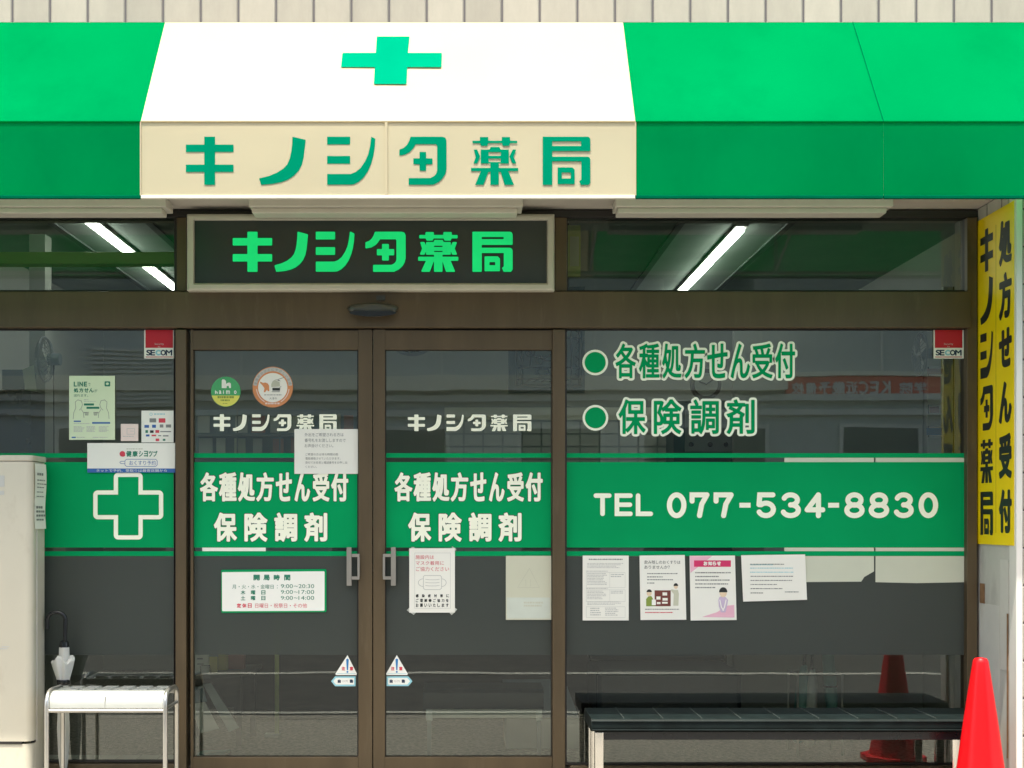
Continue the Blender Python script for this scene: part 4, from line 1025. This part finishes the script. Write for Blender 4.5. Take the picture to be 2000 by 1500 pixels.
part("bullet_text", p, "ink_grey", lambda q, d: (bars(q, 1264, 1118.5, 1328, 1122, D1, 1, seed=4), bars(q, 1264, 1125, 1301, 1128.5, D1, 1, seed=5), bars(q, 1264, 1130.5, 1330, 1134, D1, 1, seed=6), bars(q, 1264, 1137, 1280, 1140.5, D1, 1, seed=7), bars(q, 1260, 1188.5, 1331, 1191.5, D1, 1, seed=8)))
part("red_text", p, "ink_red", lambda q, d: bars(q, 1260, 1194.5, 1323, 1198, D1, 1, seed=11))
part("shelf_picture", p, "maroon", lambda q, d: q.rect(1278.5, 1153, 1310, 1184, D1))
part("shelf_goods", p, "paper", lambda q, d: [q.rect(*r_, D2) for r_ in ((1294,1157,1303,1163),(1282,1165,1290,1171),(1294,1168,1304,1173),(1283,1176,1290,1180),(1293,1175.5,1304,1179))])
part("man_in_green", p, "olive", lambda q, d: q.poly([(1262,1184),(1262,1170),(1266,1165),(1272,1164),(1276,1171),(1279,1178),(1279,1184)], D1+.0003))
part("faces", p, "skin", lambda q, d: (q.disc(1268, 1158.5, 5, D1, ry=5.8, n=18), q.disc(1320, 1145.5, 4, D1, ry=4.6, n=16)))
part("hair", p, "black_ink", lambda q, d: (q.disc(1268, 1157.5, 5.4, D1+.0002, ry=6.4, n=18, a0=10, a1=170), q.disc(1320, 1144.5, 4.5, D1+.0002, ry=5.5, n=16, a0=0, a1=180)))
part("white_coat", p, "paper_faded", lambda q, d: q.poly([(1315,1183),(1316,1160),(1310,1153),(1312,1151),(1317,1152),(1324,1152),(1326,1160),(1325,1183)], D1))
part("white_bag", p, "hours_white", lambda q, d: q.rect(1273, 1171, 1281, 1182, D2))
p = notice("poster", [(1346.8,1085.5),(1435.5,1085),(1438.8,1211),(1349,1212)], "paper", "pink and white poster with a magenta title bar on the right window", "poster")
part("pink_corner", p, "pink", lambda q, d: (q.poly([(1347.6,1086.3),(1391,1086),(1348.5,1119)], D1), q.poly([(1371,1205),(1400,1196),(1420,1183),(1434,1181.5),(1434.5,1206)], D1)))
part("title_bar", p, "magenta", lambda q, d: q.rect(1355.5, 1094.5, 1427.5, 1107, D1+.0003))
part("title", p, "paper", lambda q, d: text_cells(q, "お知らせ", [(1374,1382),(1383,1391),(1392,1399),(1400,1408)], 1096.5, 1104.5, D2+.0001, grow=.5))
part("body_text", p, "ink_grey", lambda q, d: [bars(q, 1358, y0, x1, y0+4, D1+.0003, 1, seed=int(y0), rag=.05) for y0, x1 in ((1116.5,1430),(1124,1406),(1131,1429),(1138.5,1423),(1145.5,1398))])
part("figure_body", p, "lilac", lambda q, d: q.poly([(1404,1184),(1403,1172),(1405,1166),(1411,1164.5),(1417,1166),(1422,1172),(1420,1184),(1417,1196),(1408,1196)], D1+.0004))
part("figure_face", p, "skin", lambda q, d: q.disc(1412.5, 1158, 7, D1+.0005, ry=8.5, n=20))
part("figure_hair", p, "black_ink", lambda q, d: q.disc(1412.5, 1156, 8, D2+.0002, ry=9, n=20, a0=-5, a1=185))
part("figure_hands", p, "paper", lambda q, d: (stroke(q, [(1406,1172),(1409,1186),(1413,1192)], 2, D2), stroke(q, [(1418,1172),(1415,1186),(1412,1192)], 2, D2+.0002)))
p = notice("poster", [(1447.5,1084.5),(1572.5,1082.8),(1576.3,1171.5),(1451.5,1175)], "paper", "tilted landscape notice with cyan and grey lines on the right window", "poster", d=.0103)
def skew(q, x0, x1, y, sd): bars(q, x0, y, x1, y+3.2, D2, 1, seed=sd, rag=.05)
part("grey_text", p, "ink_grey", lambda q, d: [skew(q, *r_) for r_ in ((1465,1532,1100.5,1),(1466,1553,1124,2),(1466,1548,1132,3),(1466,1518,1140,4),(1466,1530,1148,5),(1466,1492,1156.5,6),(1533,1560,1154.5,7))])
part("cyan_text", p, "ink_cyan", lambda q, d: [skew(q, *r_) for r_ in ((1465,1550,1108,8),(1465,1552,1116,9),(1466,1512,1101.5,10))])
# loose tape marks left on the glass
p = obj("tape_residue", MB().rect(1352, 1213, 1414, 1219, .003).rect(1488, 1176, 1535, 1179.5, .003).rect(1177, 1214, 1236, 1217.5, .003), "frosted_film", wr)
# sheets hung inside the glass
p = tag(obj("paper_sheet", quad_sheet([(1532,893),(1707,893),(1707,1116),(1688,1127),(1682,1136),(1532,1137)], .0036, .0006), "paper_back"), "white sheet with a torn lower corner hung behind the green band", "paper", "white sheets behind the right window")
p = tag(obj("paper_sheet", quad_sheet([(1710,893),(1886,893),(1886,1137),(1790,1139),(1710,1137)], .0036, .0006), "paper_back"), "white sheet with square corners behind the right end of the green band", "paper", "white sheets behind the right window")
p = tag(obj("paper_sheet", quad_sheet([(395,960),(519,960),(519,1078),(395,1078)], .0036, .0006), "paper"), "white sheet behind the green band of the left door, its lower edge showing", "paper")

# ================================================================== INSIDE THE SHOP
def ib(m, px0, py0, px1, py1, d, depth):      # box whose front face (d metres behind the glass) covers the rectangle
    a = W(px0, py0, -d); b = W(px1, py1, -d); return m.box(a[0], b[0], d, d+depth, b[2], a[2])
def base(px, d, z=FL): return (W(px, 0, -d)[0], d, z)
def chk(m): return m
# ceiling lamps
for X0, segs, lab in ((-2.17, ((.62, 1.66), (1.74, 3.0)), "lit ceiling tube light seen through the left transom"), (1.60, ((.95, 1.83), (1.9, 2.78), (2.85, 3.7)), "lit ceiling tube light seen through the right transom")):
    L_ = thing("ceiling_light", lab, "ceiling light", (X0, 1.8, ZC), group="tube lights on the shop ceiling")
    obj("body", MB().box(X0-.036, X0+.036, segs[0][0]-.04, segs[-1][1]+.04, ZC-.02, ZC-.0005), "lamp_body", L_)
    for a, b in segs:
        obj("tube", MB().prism_z([(0,0)]*0+[(X0-.025, a), (X0+.025, a), (X0+.025, b), (X0-.025, b)], ZC-.045, ZC-.021), "lamp_lit", L_, bevel=.012)
# beam on the left
tag(obj("ceiling_beam", MB().box(-3.0, -1.46, .42, .52, HZ+1.385, HZ+1.45), "beam_yellow", bevel=.004), "pale yellow green rail across the left transom inside", "rail")
# hanging board by the right transom
t_ = thing("hanging_board", "small yellow framed board hanging inside beside the right transom post", "board", base(1120, .3, 2.5))
m = MB(); ib(m, 1107, 440, 1134, 540, .25, .02); obj("board", m, "beam_yellow", t_)
m = MB(); ib(m, 1113, 462, 1131, 520, .247, .002); obj("sheet", m, "paper_faded", t_)
# convex mirror
c0 = W(805, 636, -1.2)
t_ = thing("round_mirror", "round mirror hanging inside above the right door", "mirror", (c0[0], 1.2, c0[2]))
vs = []; n = 36; m = MB(); rg = []
for j in range(6):
    rr_ = .17*(1-j/6); yy = 1.2-.04*math.sin(math.pi/2*(j/6))
    vs += [(c0[0]+rr_*math.cos(2*math.pi*i/n), yy, c0[2]+rr_*math.sin(2*math.pi*i/n)) for i in range(n)]
m.add(vs, [(j*n+i, j*n+(i+1) % n, (j+1)*n+(i+1) % n, (j+1)*n+i) for j in range(5) for i in range(n)] + [tuple(range(5*n, 6*n))]); obj("mirror_face", m, "mirror", t_, smooth=True)
m = MB(); pts = [(c0[0]+.175*math.cos(R(a)), 1.2, c0[2]+.175*math.sin(R(a))) for a in range(0, 361, 10)]; m.tube(pts, .010, 8); obj("rim", m, "grey_plastic", t_)
obj("bracket", MB().tube([(c0[0], 1.22, c0[2]+.17), (c0[0], 1.24, ZC-.001)], .008, 8), "grey_plastic", t_)
# leaded glass panel
t_ = thing("leaded_panel", "hanging dark framed leaded glass panel with a flower pattern beside the door post", "decoration", base(1067, .5, 2.06))
x0, y0, x1, y1 = 993, 560, 1142, 767; dp = .5
m = MB(); ib(m, x0, y0, x0+14, y1, dp, .04); ib(m, x1-7, y0, x1, y1, dp, .04); ib(m, x0+14, y1-12, x1-7, y1, dp, .04); ib(m, x0+14, y0, x1-7, y0+10, dp, .04)
obj("frame", m, "teal_case", t_)
m = MB(); ib(m, x0+14, y0+10, x1-7, y1-12, dp+.018, .004); obj("glass", m, "leaded_glass", t_)
def ln(m, pts, wd=.0045): m.tube([W(x, y, -dp+0) for x, y in pts], wd, 6)
m = MB()
for x in (1010, 1020, 1116, 1131): ln(m, [(x, 572), (x, 753)])
for y in (740, 752, 718, 660, 600): ln(m, [(1008, y), (1134, y)])
for k_ in range(9):
    yy = 600+k_*17; ln(m, [(1015, yy-7), (1019, yy), (1015, yy+7), (1011, yy), (1015, yy-7)], .003); ln(m, [(1123, yy-7), (1130, yy), (1123, yy+7), (1117, yy), (1123, yy-7)], .003)
for k_ in range(6):
    xx = 1034+k_*15; ln(m, [(xx-7, 746), (xx, 742), (xx+7, 746), (xx, 750), (xx-7, 746)], .003)
ln(m, [(1022+2*i, 700-.09*(i-18)**2) for i in range(0, 46, 3)]); ln(m, [(1035, 718), (1037, 700), (1036, 690)])
ln(m, [(1036+9*math.cos(R(a)), 688+9*math.sin(R(a))) for a in range(0, 361, 30)], .0035); ln(m, [(1036+4*math.cos(R(a)), 688+4*math.sin(R(a))) for a in range(0, 361, 45)], .0035)
ln(m, [(1054+6*math.cos(R(a)), 703+9*math.sin(R(a))) for a in range(0, 361, 30)], .005); ln(m, [(1058, 703), (1075, 705), (1100, 690)]); ln(m, [(1060+12*math.cos(R(a)), 726+7*math.sin(R(a))) for a in range(0, 361, 30)], .006)
obj("lead_lines", m, "lead", t_)
obj("chain", MB().tube([W(1030, 560, -.52), (W(1030, 560, -.52)[0], .52, ZC-.001)], .004, 6), "lead", t_); obj("chain", MB().tube([W(1110, 560, -.52), (W(1110, 560, -.52)[0], .52, ZC-.001)], .004, 6), "lead", t_)
# wall clock on a back partition, partition and drawers
tag(obj("partition", MB().box(1.72, 2.94, 1.72, 1.78, FL+.001, 2.75), "room_wall"), "pale partition board inside behind the right window", "partition")
t_ = thing("wall_clock", "round dark brown wall clock between the two lines of lettering", "clock", base(1386, 2.1, 2.2))
cc = W(1377, 752, -2.1); s = S(-2.1)
def dsk(r, y0, y1, n=36): return MB().add([(cc[0]+r*math.cos(2*math.pi*i/n), y, cc[2]+r*math.sin(2*math.pi*i/n)) for y in (y0, y1) for i in range(n)], [tuple(range(n))[::-1], tuple(range(n, 2*n))]+[(i, (i+1) % n, n+(i+1) % n, n+i) for i in range(n)])
obj("case", dsk(.105, 2.06, 2.1), "dark_wood", t_, bevel=.006); obj("dial", dsk(.078, 2.055, 2.0595), "room_wall", t_)
obj("hands", MB().tube([(cc[0]-.05, 2.052, cc[2]+.02), (cc[0], 2.052, cc[2]), (cc[0]+.045, 2.052, cc[2]+.03)], .004, 6), "black_plastic", t_)
obj("bracket", MB().box(cc[0]-.02, cc[0]+.02, 2.1005, 2.35, cc[2]-.02, cc[2]+.02), "room_wall", t_)
t_ = thing("drawer_cabinet", "wide pale cabinet of small medicine drawers at the back of the shop", "cabinet", base(1100, 2.7))
X0 = W(868, 0, -2.7)[0]; X1 = W(1322, 0, -2.7)[0]; ztop = 2.16
obj("carcass", MB().box(X0, X1, 2.72, 3.1, FL, ztop), "goods_a", t_)
m = MB(); nx = 12; nz = 12; dx = (X1-X0)/nx
for j in range(nz):
    for i in range(nx):
        z = ztop-.10-.092*(j+1); m.box(X0+i*dx+.006, X0+(i+1)*dx-.006, 2.70, 2.719, z+.006, z+.086)
obj("drawer_fronts", m, "siding", t_)
obj("header", MB().box(X0, X1, 2.70, 2.719, ztop-.09, ztop), "fascia", t_)
t_ = thing("dark_cabinet", "tall dark cabinet with round openings below the clock", "cabinet", base(1396, 2.2))
m = MB(); ib(m, 1316, 782, 1478, 1200, 2.15, .35); obj("body", m, "teal_case", t_, bevel=.005)
m = MB(); ib(m, 1338, 800, 1440, 882, 2.14, .009); obj("panel", m, "grey_plastic", t_)
m = MB()
for x in (1350, 1387, 1418): m.disc(x, 868, 5, -2.139)
m.flat = True; obj("opening", m, "black_plastic", t_)
# brochure rack seen through the left door
t_ = thing("brochure_rack", "grey rack of leaflets seen through the upper part of the left door", "rack", base(520, 1.9))
m = MB(); ib(m, 380, 800, 720, 1150, 1.98, .03); obj("back_panel", m, "goods_b", t_)
m = MB()
for y in (848, 892): ib(m, 380, y, 720, y+3, 1.9, .079)
for x in (380, 462, 545, 628, 717): ib(m, x, 800, x+3, 1150, 1.897, .0025)
obj("rack_rails", m, "grey_plastic", t_)
rnd = random.Random(12)
for y in (812, 856):
    for i in range(9):
        x = 386+i*36+rnd.uniform(-3, 3); m = MB(); ib(m, x, y+rnd.uniform(-4, 3), x+rnd.uniform(17, 27), y+33, 1.93, .01)
        obj("leaflet", m, rnd.choice(["goods_a", "goods_a", "goods_c", "paper_faded", "siding", "goods_b"]), t_)
# counter
t_ = thing("counter", "long dark reception counter inside behind the doors", "counter", base(900, 1.75))
obj("front_panel", MB().box(-1.5, 1.65, 1.62, 1.66, FL+.001, .98), "dark_wood", t_); obj("top", MB().box(-1.55, 1.7, 1.56, 2.15, .981, 1.02), "counter_top", t_, bevel=.005)
# wall fans
for px, py, d_, lab, r_, sx in ((88, 702, .9, "wall fan seen edge on through the left window", .125, .28), (1797, 692, 1.2, "thin wall fan seen edge on at the right window", .125, .16)):
    c_ = W(px, py, -d_); t_ = thing("wall_fan", lab, "fan", c_, group="wall fans inside the shop")
    cage = MB()
    for a0 in range(0, 180, 15):
        cage.tube([(c_[0]+.05*sx*3*math.cos(R(b)), d_+.13*math.sin(R(b))*math.sin(R(a0))*1.0, c_[2]+.13*math.sin(R(b))*math.cos(R(a0))) for b in range(0, 361, 20)], .0018, 5)
    pts = [(c_[0], d_+.13*math.cos(R(a)), c_[2]+.13*math.sin(R(a))) for a in range(0, 361, 12)]
    cage.tube(pts, .006, 6); obj("cage", cage, "grey_plastic", t_)
    obj("motor", MB().tube([(c_[0]+.02, d_, c_[2]), (c_[0]+.09, d_, c_[2])], .035, 14), "goods_b", t_, smooth=True)
    bl = MB()
    for a in (0, 120, 240):
        bl.add([(c_[0]+.004, d_, c_[2]), (c_[0]-.004, d_+.1*math.cos(R(a-20)), c_[2]+.1*math.sin(R(a-20))), (c_[0]+.012, d_+.1*math.cos(R(a+35)), c_[2]+.1*math.sin(R(a+35)))], [(0,1,2)])
    obj("blades", bl, "goods_a", t_)
    obj("cord", MB().tube([(c_[0]+.05, d_, c_[2]-.02), (c_[0]+.052, d_, c_[2]-.55)], .003, 6), "black_plastic", t_)
tag(obj("inner_column", MB().box(W(57, 0, -1.2)[0], W(88, 0, -1.2)[0], 1.2, 1.32, FL+.001, ZC-.001), "room_wall"), "pale narrow column inside beside the left wall fan", "column")
t_ = thing("wall_box", "dark box on a shelf inside near the left edge, with a paper hung on it", "box", base(36, .8, 1.95))
m = MB(); ib(m, 4, 722, 48, 760, .8, .2); obj("body", m, "teal_case", t_); m = MB(); ib(m, -30, 762, 60, 900, .82, .25); obj("lower_case", m, "black_plastic", t_)
m = MB(); m.add([W(44, 721, -.79), W(66, 713, -.79), W(72, 765, -.79), W(49, 762, -.79)], [(0, 3, 2, 1)]); m.flat = True; obj("paper_tag", m, "paper_faded", t_)
# leaflets column at the right
t_ = thing("notice_column", "column of overlapping notices pinned on a pale board near the right security sticker", "notice board", base(1826, 1.0, 1.4))
m = MB(); ib(m, 1843, 560, 1884, 1000, 1.0, .03); obj("board", m, "siding", t_); m = MB(); ib(m, 1862, 560, 1863.5, 1000, .997, .003); obj("board_joint", m, "gasket", t_)
for (a, b, c_, e, mm) in ((1812,700,1840,716,"goods_a"),(1811,720,1841,731,"goods_c"),(1812,735,1838,790,"siding"),(1816,794,1834,806,"goods_c"),(1811,808,1838,832,"goods_a"),(1810,836,1840,850,"sticker_blue"),(1812,854,1840,886,"siding")):
    m = MB(); ib(m, a, b, c_, e, 1.0-(hash(a*7+b) % 5)*.002, .003); obj("notice_sheet", m, mm, t_)
# table with small things behind the left door
tt = thing("display_table", "low dark table with leaflets behind the left door post", "table", base(430, .6))
zt_ = W(0, 1316, -.5)[2]; xa, xb = W(345, 0, -.6)[0], W(492, 0, -.6)[0]
obj("table_top", MB().prism_z([(xa, .42), (xb-.2, .45), (xb-.06, .52), (xb, .62), (xb, .95), (xa, .95)], zt_-.02, zt_), "counter_top", tt)
for x, y in ((xa+.03, .46), (xb-.09, .60), (xa+.03, .9), (xb-.06, .9)): obj("leg", MB().box(x, x+.03, y, y+.03, FL+.001, zt_-.021), "dark_wood", tt)
obj("apron", MB().box(xa, xb-.08, .60, .62, zt_-.2, zt_-.021), "dark_wood", tt)
for nm, lab, (a, b, c_, e), d_, mm in (("card", "white printed card standing on the low table behind the left door", (378,1276,407,1311), .50, "siding"), ("leaflet", "yellow leaflet standing on the low table", (409,1283,424,1306), .55, "goods_d"), ("red_box", "red box on the low table behind the left door", (444,1278,476,1300), .72, "goods_c"), ("olive_box", "small olive box between the yellow leaflet and the red box", (426,1278,442,1302), .66, "goods_d")):
    m = MB(); ib(m, a, b, c_, e, d_, .02 if nm in ("card", "leaflet") else .06)
    lo = min(v[2] for v in m.v); m.v = [(x, y, z if z > lo+1e-6 else zt_+.0005) for x, y, z in m.v]
    o_ = tag(obj(nm, m, mm), lab, nm.split("_")[-1])
    if nm == "card":
        q = MB(); ib(q, 385, 1285, 396, 1288, .498, .0015); ib(q, 385, 1296, 398, 1298, .498, .0015); obj("print", q, "ink_grey", o_)
q = MB(); a = W(392, 1311, -.46); hw = .026
q.tube([(a[0]-.0, .46, zt_+.004), (a[0], .46, zt_+.05), (a[0]+.05, .46, zt_+.052), (a[0]+.055, .46, zt_+.004)], .003, 6); tag(obj("wire_stand", q, "black_plastic"), "small black wire stand in front of the white card", "stand")
# boards leaning under the table
def lean(name, pts, d0, d1, mm, lab, cat):
    vs = []; ys = [p[1] for p in pts]; lo, hi = min(ys), max(ys)
    for x, y in pts: vs.append(W(x, y, -(d0+(d1-d0)*(y-hi)/(lo-hi))))
    m = MB(); n = len(vs); bk = [(x+.0, y+.008, z) for x, y, z in vs]
    m.add(vs+bk, [tuple(range(n))[::-1], tuple(range(n, 2*n))]+[(i, (i+1) % n, n+(i+1) % n, n+i) for i in range(n)])
    return tag(obj(name, m, mm), lab, cat)
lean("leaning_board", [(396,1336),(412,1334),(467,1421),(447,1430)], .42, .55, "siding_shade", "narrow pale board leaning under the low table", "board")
lean("printed_board", [(370,1376),(400,1371),(427,1423),(392,1432)], .36, .45, "siding", "pale printed panel leaning low behind the left door", "board")
lean("green_board", [(373,1342),(396,1340),(404,1370),(375,1374)], .46, .50, "goods_b", "dark green panel under the low table", "board")
q = MB(); q.prism_z([(W(386,0,-.3)[0], .28), (W(440,0,-.3)[0], .33), (W(444,0,-.3)[0], .39), (W(390,0,-.3)[0], .36)], FL+.001, FL+.018); tag(obj("green_strip", q, "umbrella_teal", bevel=.004), "flat pale green strip lying on the carpet behind the left door", "strip")
t_ = thing("floor_stand", "thin pale post with a foot standing on the carpet behind the left door", "stand", base(541, .9))
xx = W(541, 0, -.9)[0]; obj("post", MB().tube([(xx, .9, FL+.02), (xx, .9, .95)], .013, 12), "beam_yellow", t_, smooth=True); obj("foot", MB().box(xx-.07, xx+.02, .87, .93, FL+.001, FL+.0195), "siding", t_, bevel=.003)
# navy inner bench with pale caps
t_ = thing("inner_bench", "dark navy padded bench with white end caps behind the right door", "bench", base(940, .2))
xa, xb = W(826, 0, -.15)[0], W(1062, 0, -.15)[0]; zl = W(0, 1386, -.15)[2]; zh = W(0, 1346, -.15)[2]
P = [(.15, zl+.015), (.15, zh-.02), (.165, zh-.004), (.19, zh), (.42, zh), (.44, zh-.02), (.44, zl+.015), (.43, zl), (.16, zl)]
obj("cushion", MB().prism_x(P, xa, xb), "navy_cushion", t_, smooth=True); obj("rail", MB().box(xa+.03, xb-.03, .18, .21, zl-.05, zl-.001), "siding", t_)
for x in (xa+.015, xb-.04):
    obj("end_cap", MB().box(x, x+.034, .175, .216, zl-.062, zl-.0015), "white_plastic", t_, bevel=.003); obj("leg", MB().box(x+.006, x+.028, .185, .205, FL+.001, zl-.0625), "grey_plastic", t_)
# added block beside it, imitating sunlit ground reflected in the glass
t_ = thing("reflected_ground_block", "added pale block with grey top, standing in for reflected sunlit ground behind the door post", "box", base(1060, .5))
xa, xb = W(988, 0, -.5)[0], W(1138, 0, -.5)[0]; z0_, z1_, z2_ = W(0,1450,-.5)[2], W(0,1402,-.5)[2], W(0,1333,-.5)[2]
obj("box", MB().box(xa, xb-.02, .5, .83, FL+.001, z1_), "reflected_ground_cream", t_, bevel=.003)
obj("block_top", MB().add([(xa-.005,.495,z1_+.001),(xb-.02,.495,z1_+.001),(xb-.09,.64,z2_),(xa-.015,.64,z2_),(xa-.005,.835,z1_+.001),(xb-.02,.835,z1_+.001)], [(0,1,2,3),(3,2,5,4),(0,3,4),(1,5,2),(0,4,5,1)]), "reflected_ground_grey", t_)
# things behind the right window
t_ = thing("inner_sofa", "dark low sofa behind the black bench", "sofa", base(1320, 1.1))
xa, xb = W(1165, 0, -.9)[0], W(1450, 0, -.9)[0]
obj("seat", MB().box(xa, xb, .9, 1.5, .2, .47), "navy_cushion", t_, bevel=.03); obj("backrest", MB().box(xa, xb, 1.38, 1.52, .472, .80), "navy_cushion", t_, bevel=.03)
for x in (xa+.03, xb-.07): obj("leg", MB().box(x, x+.03, .94, .97, FL+.001, .199), "grey_plastic", t_)
t_ = thing("umbrella_stand", "metal umbrella stand behind the right window", "stand", base(1600, .45))
xx = W(1592, 0, -.4)[0]; m = MB()
for z in (.17, .52): m.tube([(xx-.12, .3, z), (xx+.12, .3, z), (xx+.12, .5, z), (xx-.12, .5, z), (xx-.12, .3, z)], .006, 8)
for x in (-.12, .12):
    for y in (.3, .5): m.tube([(xx+x, y, FL+.002), (xx+x, y, .52)], .007, 8)
obj("frame", m, "steel", t_)
for px, tilt, mm, lab, zb_ in ((1628, -.05, "umbrella_teal", "folded pale teal umbrella with a dark strap leaning inside the right window", .30), (1560, .05, "umbrella_teal", "darker folded umbrella left of the pale teal one", .14), (1583, .02, "umbrella_white", "folded clear umbrella standing between two teal umbrellas", .12)):
    xx = W(px, 0, -.36)[0]; t_ = thing("folded_umbrella", lab, "umbrella", (xx, .38, zb_), group="umbrellas inside the right window")
    zt_ = zb_+.42; sh_ = lambda m: setattr(m, 'v', [(x+tilt*(z-zb_)*1.6, y, z) for x, y, z in m.v]) or m
    obj("canopy", sh_(MB().lathe([(.012, zb_), (.028, zb_+.012), (.032, zb_+.08), (.034, zb_+.2), (.03, zb_+.34), (.016, zt_)], xx, .38, 20, wob=fold)), mm, t_, smooth=True)
    obj("handle", sh_(MB().tube([(xx, .38, zt_-.01), (xx, .38, zt_+.13)], .008, 8)), "red_vinyl" if px == 1628 else "black_plastic", t_)
    if px == 1628: obj("strap", sh_(MB().lathe([(.030, zb_+.142), (.0375, zb_+.145), (.0375, zb_+.152), (.030, zb_+.155)], xx, .38, 20)), "black_plastic", t_)

# ================================================================== ACROSS THE STREET (seen in the glass)
YO = 13.0; sr = F/(D0+YO)
def RX(px): return (px-VX)/sr
def RZ(py): return HZ+(VY-py)/sr
def rb(m, px0, py0, px1, py1, out=.05, back=0.):
    return m.box(RX(px0), RX(px1), -YO+back, -YO+out, RZ(py1), RZ(py0))
OB = thing("opposite_building", "pale sided building across the street with a red banner, seen reflected in the glass", "building", (0, -YO, 0))
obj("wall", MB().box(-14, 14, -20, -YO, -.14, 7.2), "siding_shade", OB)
m = MB(); rb(m, -400, 736, 1530, 764, .25); obj("fascia", m, "fascia", OB)
m = MB(); rb(m, -400, 772, 2300, 784, .12); rb(m, -400, 800, 2300, 812, .08); obj("ledge", m, "siding", OB)
m = MB(); rb(m, 1532, 737, 1850, 781, .10); bn = obj("banner", m, "banner_red", OB)
m = MB(); rb(m, 1532, 727, 1850, 736, .14); obj("banner_cap", m, "fascia", OB)
m = MB()
for s, a, b in (("校", 1543, 1568), ("備", 1571, 1594), ("予", 1597, 1620), ("畿", 1622, 1646), ("近", 1648, 1671), ("C", 1674, 1692), ("E", 1695, 1712), ("K", 1716, 1736), ("院", 1753, 1778), ("学", 1781, 1805)):
    text_cells(m, s, [(0, 1)], 0, 1, 0, grow=.0, tgt=lambda x, y, a=a, b=b: (RX(b-(b-a)*x), -YO+.106, RZ(747+24*y))) if False else None
    sg = glyph_segs(s); X = [p_[0] for e in sg for p_ in e]; Y = [p_[1] for e in sg for p_ in e]
    v, f = text_geo(s, 0); x0_, x1_, y0_, y1_ = min(X), max(X), min(Y), max(Y)
    bold_glyph(m, [[(((e[0][0]-x0_)/(x1_-x0_), (e[0][1]-y0_)/(y1_-y0_)), ((e[1][0]-x0_)/(x1_-x0_), (e[1][1]-y0_)/(y1_-y0_))) for e in sg]], (0, 0, b-a, 24), .8, 0, lambda x, y, a=a, b=b: (RX(b-x), -YO+.106, RZ(748+y)))
obj("banner_text", m, "trim_white", bn)
m = MB(); rb(m, 182, 678, 345, 796, .18)
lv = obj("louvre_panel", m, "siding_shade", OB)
m = MB()
for i in range(13): rb(m, 186, 684+i*8.5, 341, 688+i*8.5, .21, .181)
obj("louvre_slat", m, "siding", lv)
for (a, b) in ((-300, -60), (110, 330), (640, 880), (1010, 1180), (1250, 1500), (1640, 1800), (1900, 2100)):
    m = MB(); rb(m, a, 830, b, 1150, .04); w_ = obj("window", m, "siding", OB)
    m = MB(); rb(m, a+8, 838, b-8, 1142, .045, .041); obj("pane", m, "opp_window", w_)
for (a, b) in ((-250, -20), (500, 720), (1290, 1480)):
    m = MB(); rb(m, a, 430, b, 600, .04); w_ = obj("window", m, "siding", OB)
    m = MB(); rb(m, a+8, 438, b-8, 592, .045, .041); obj("pane", m, "opp_window", w_)
m = MB()
for x in (470, 860, 1160, 1480, 1720): rb(m, x, 300, x+5, 735, .02)
obj("cladding_joint", m, "siding", OB)
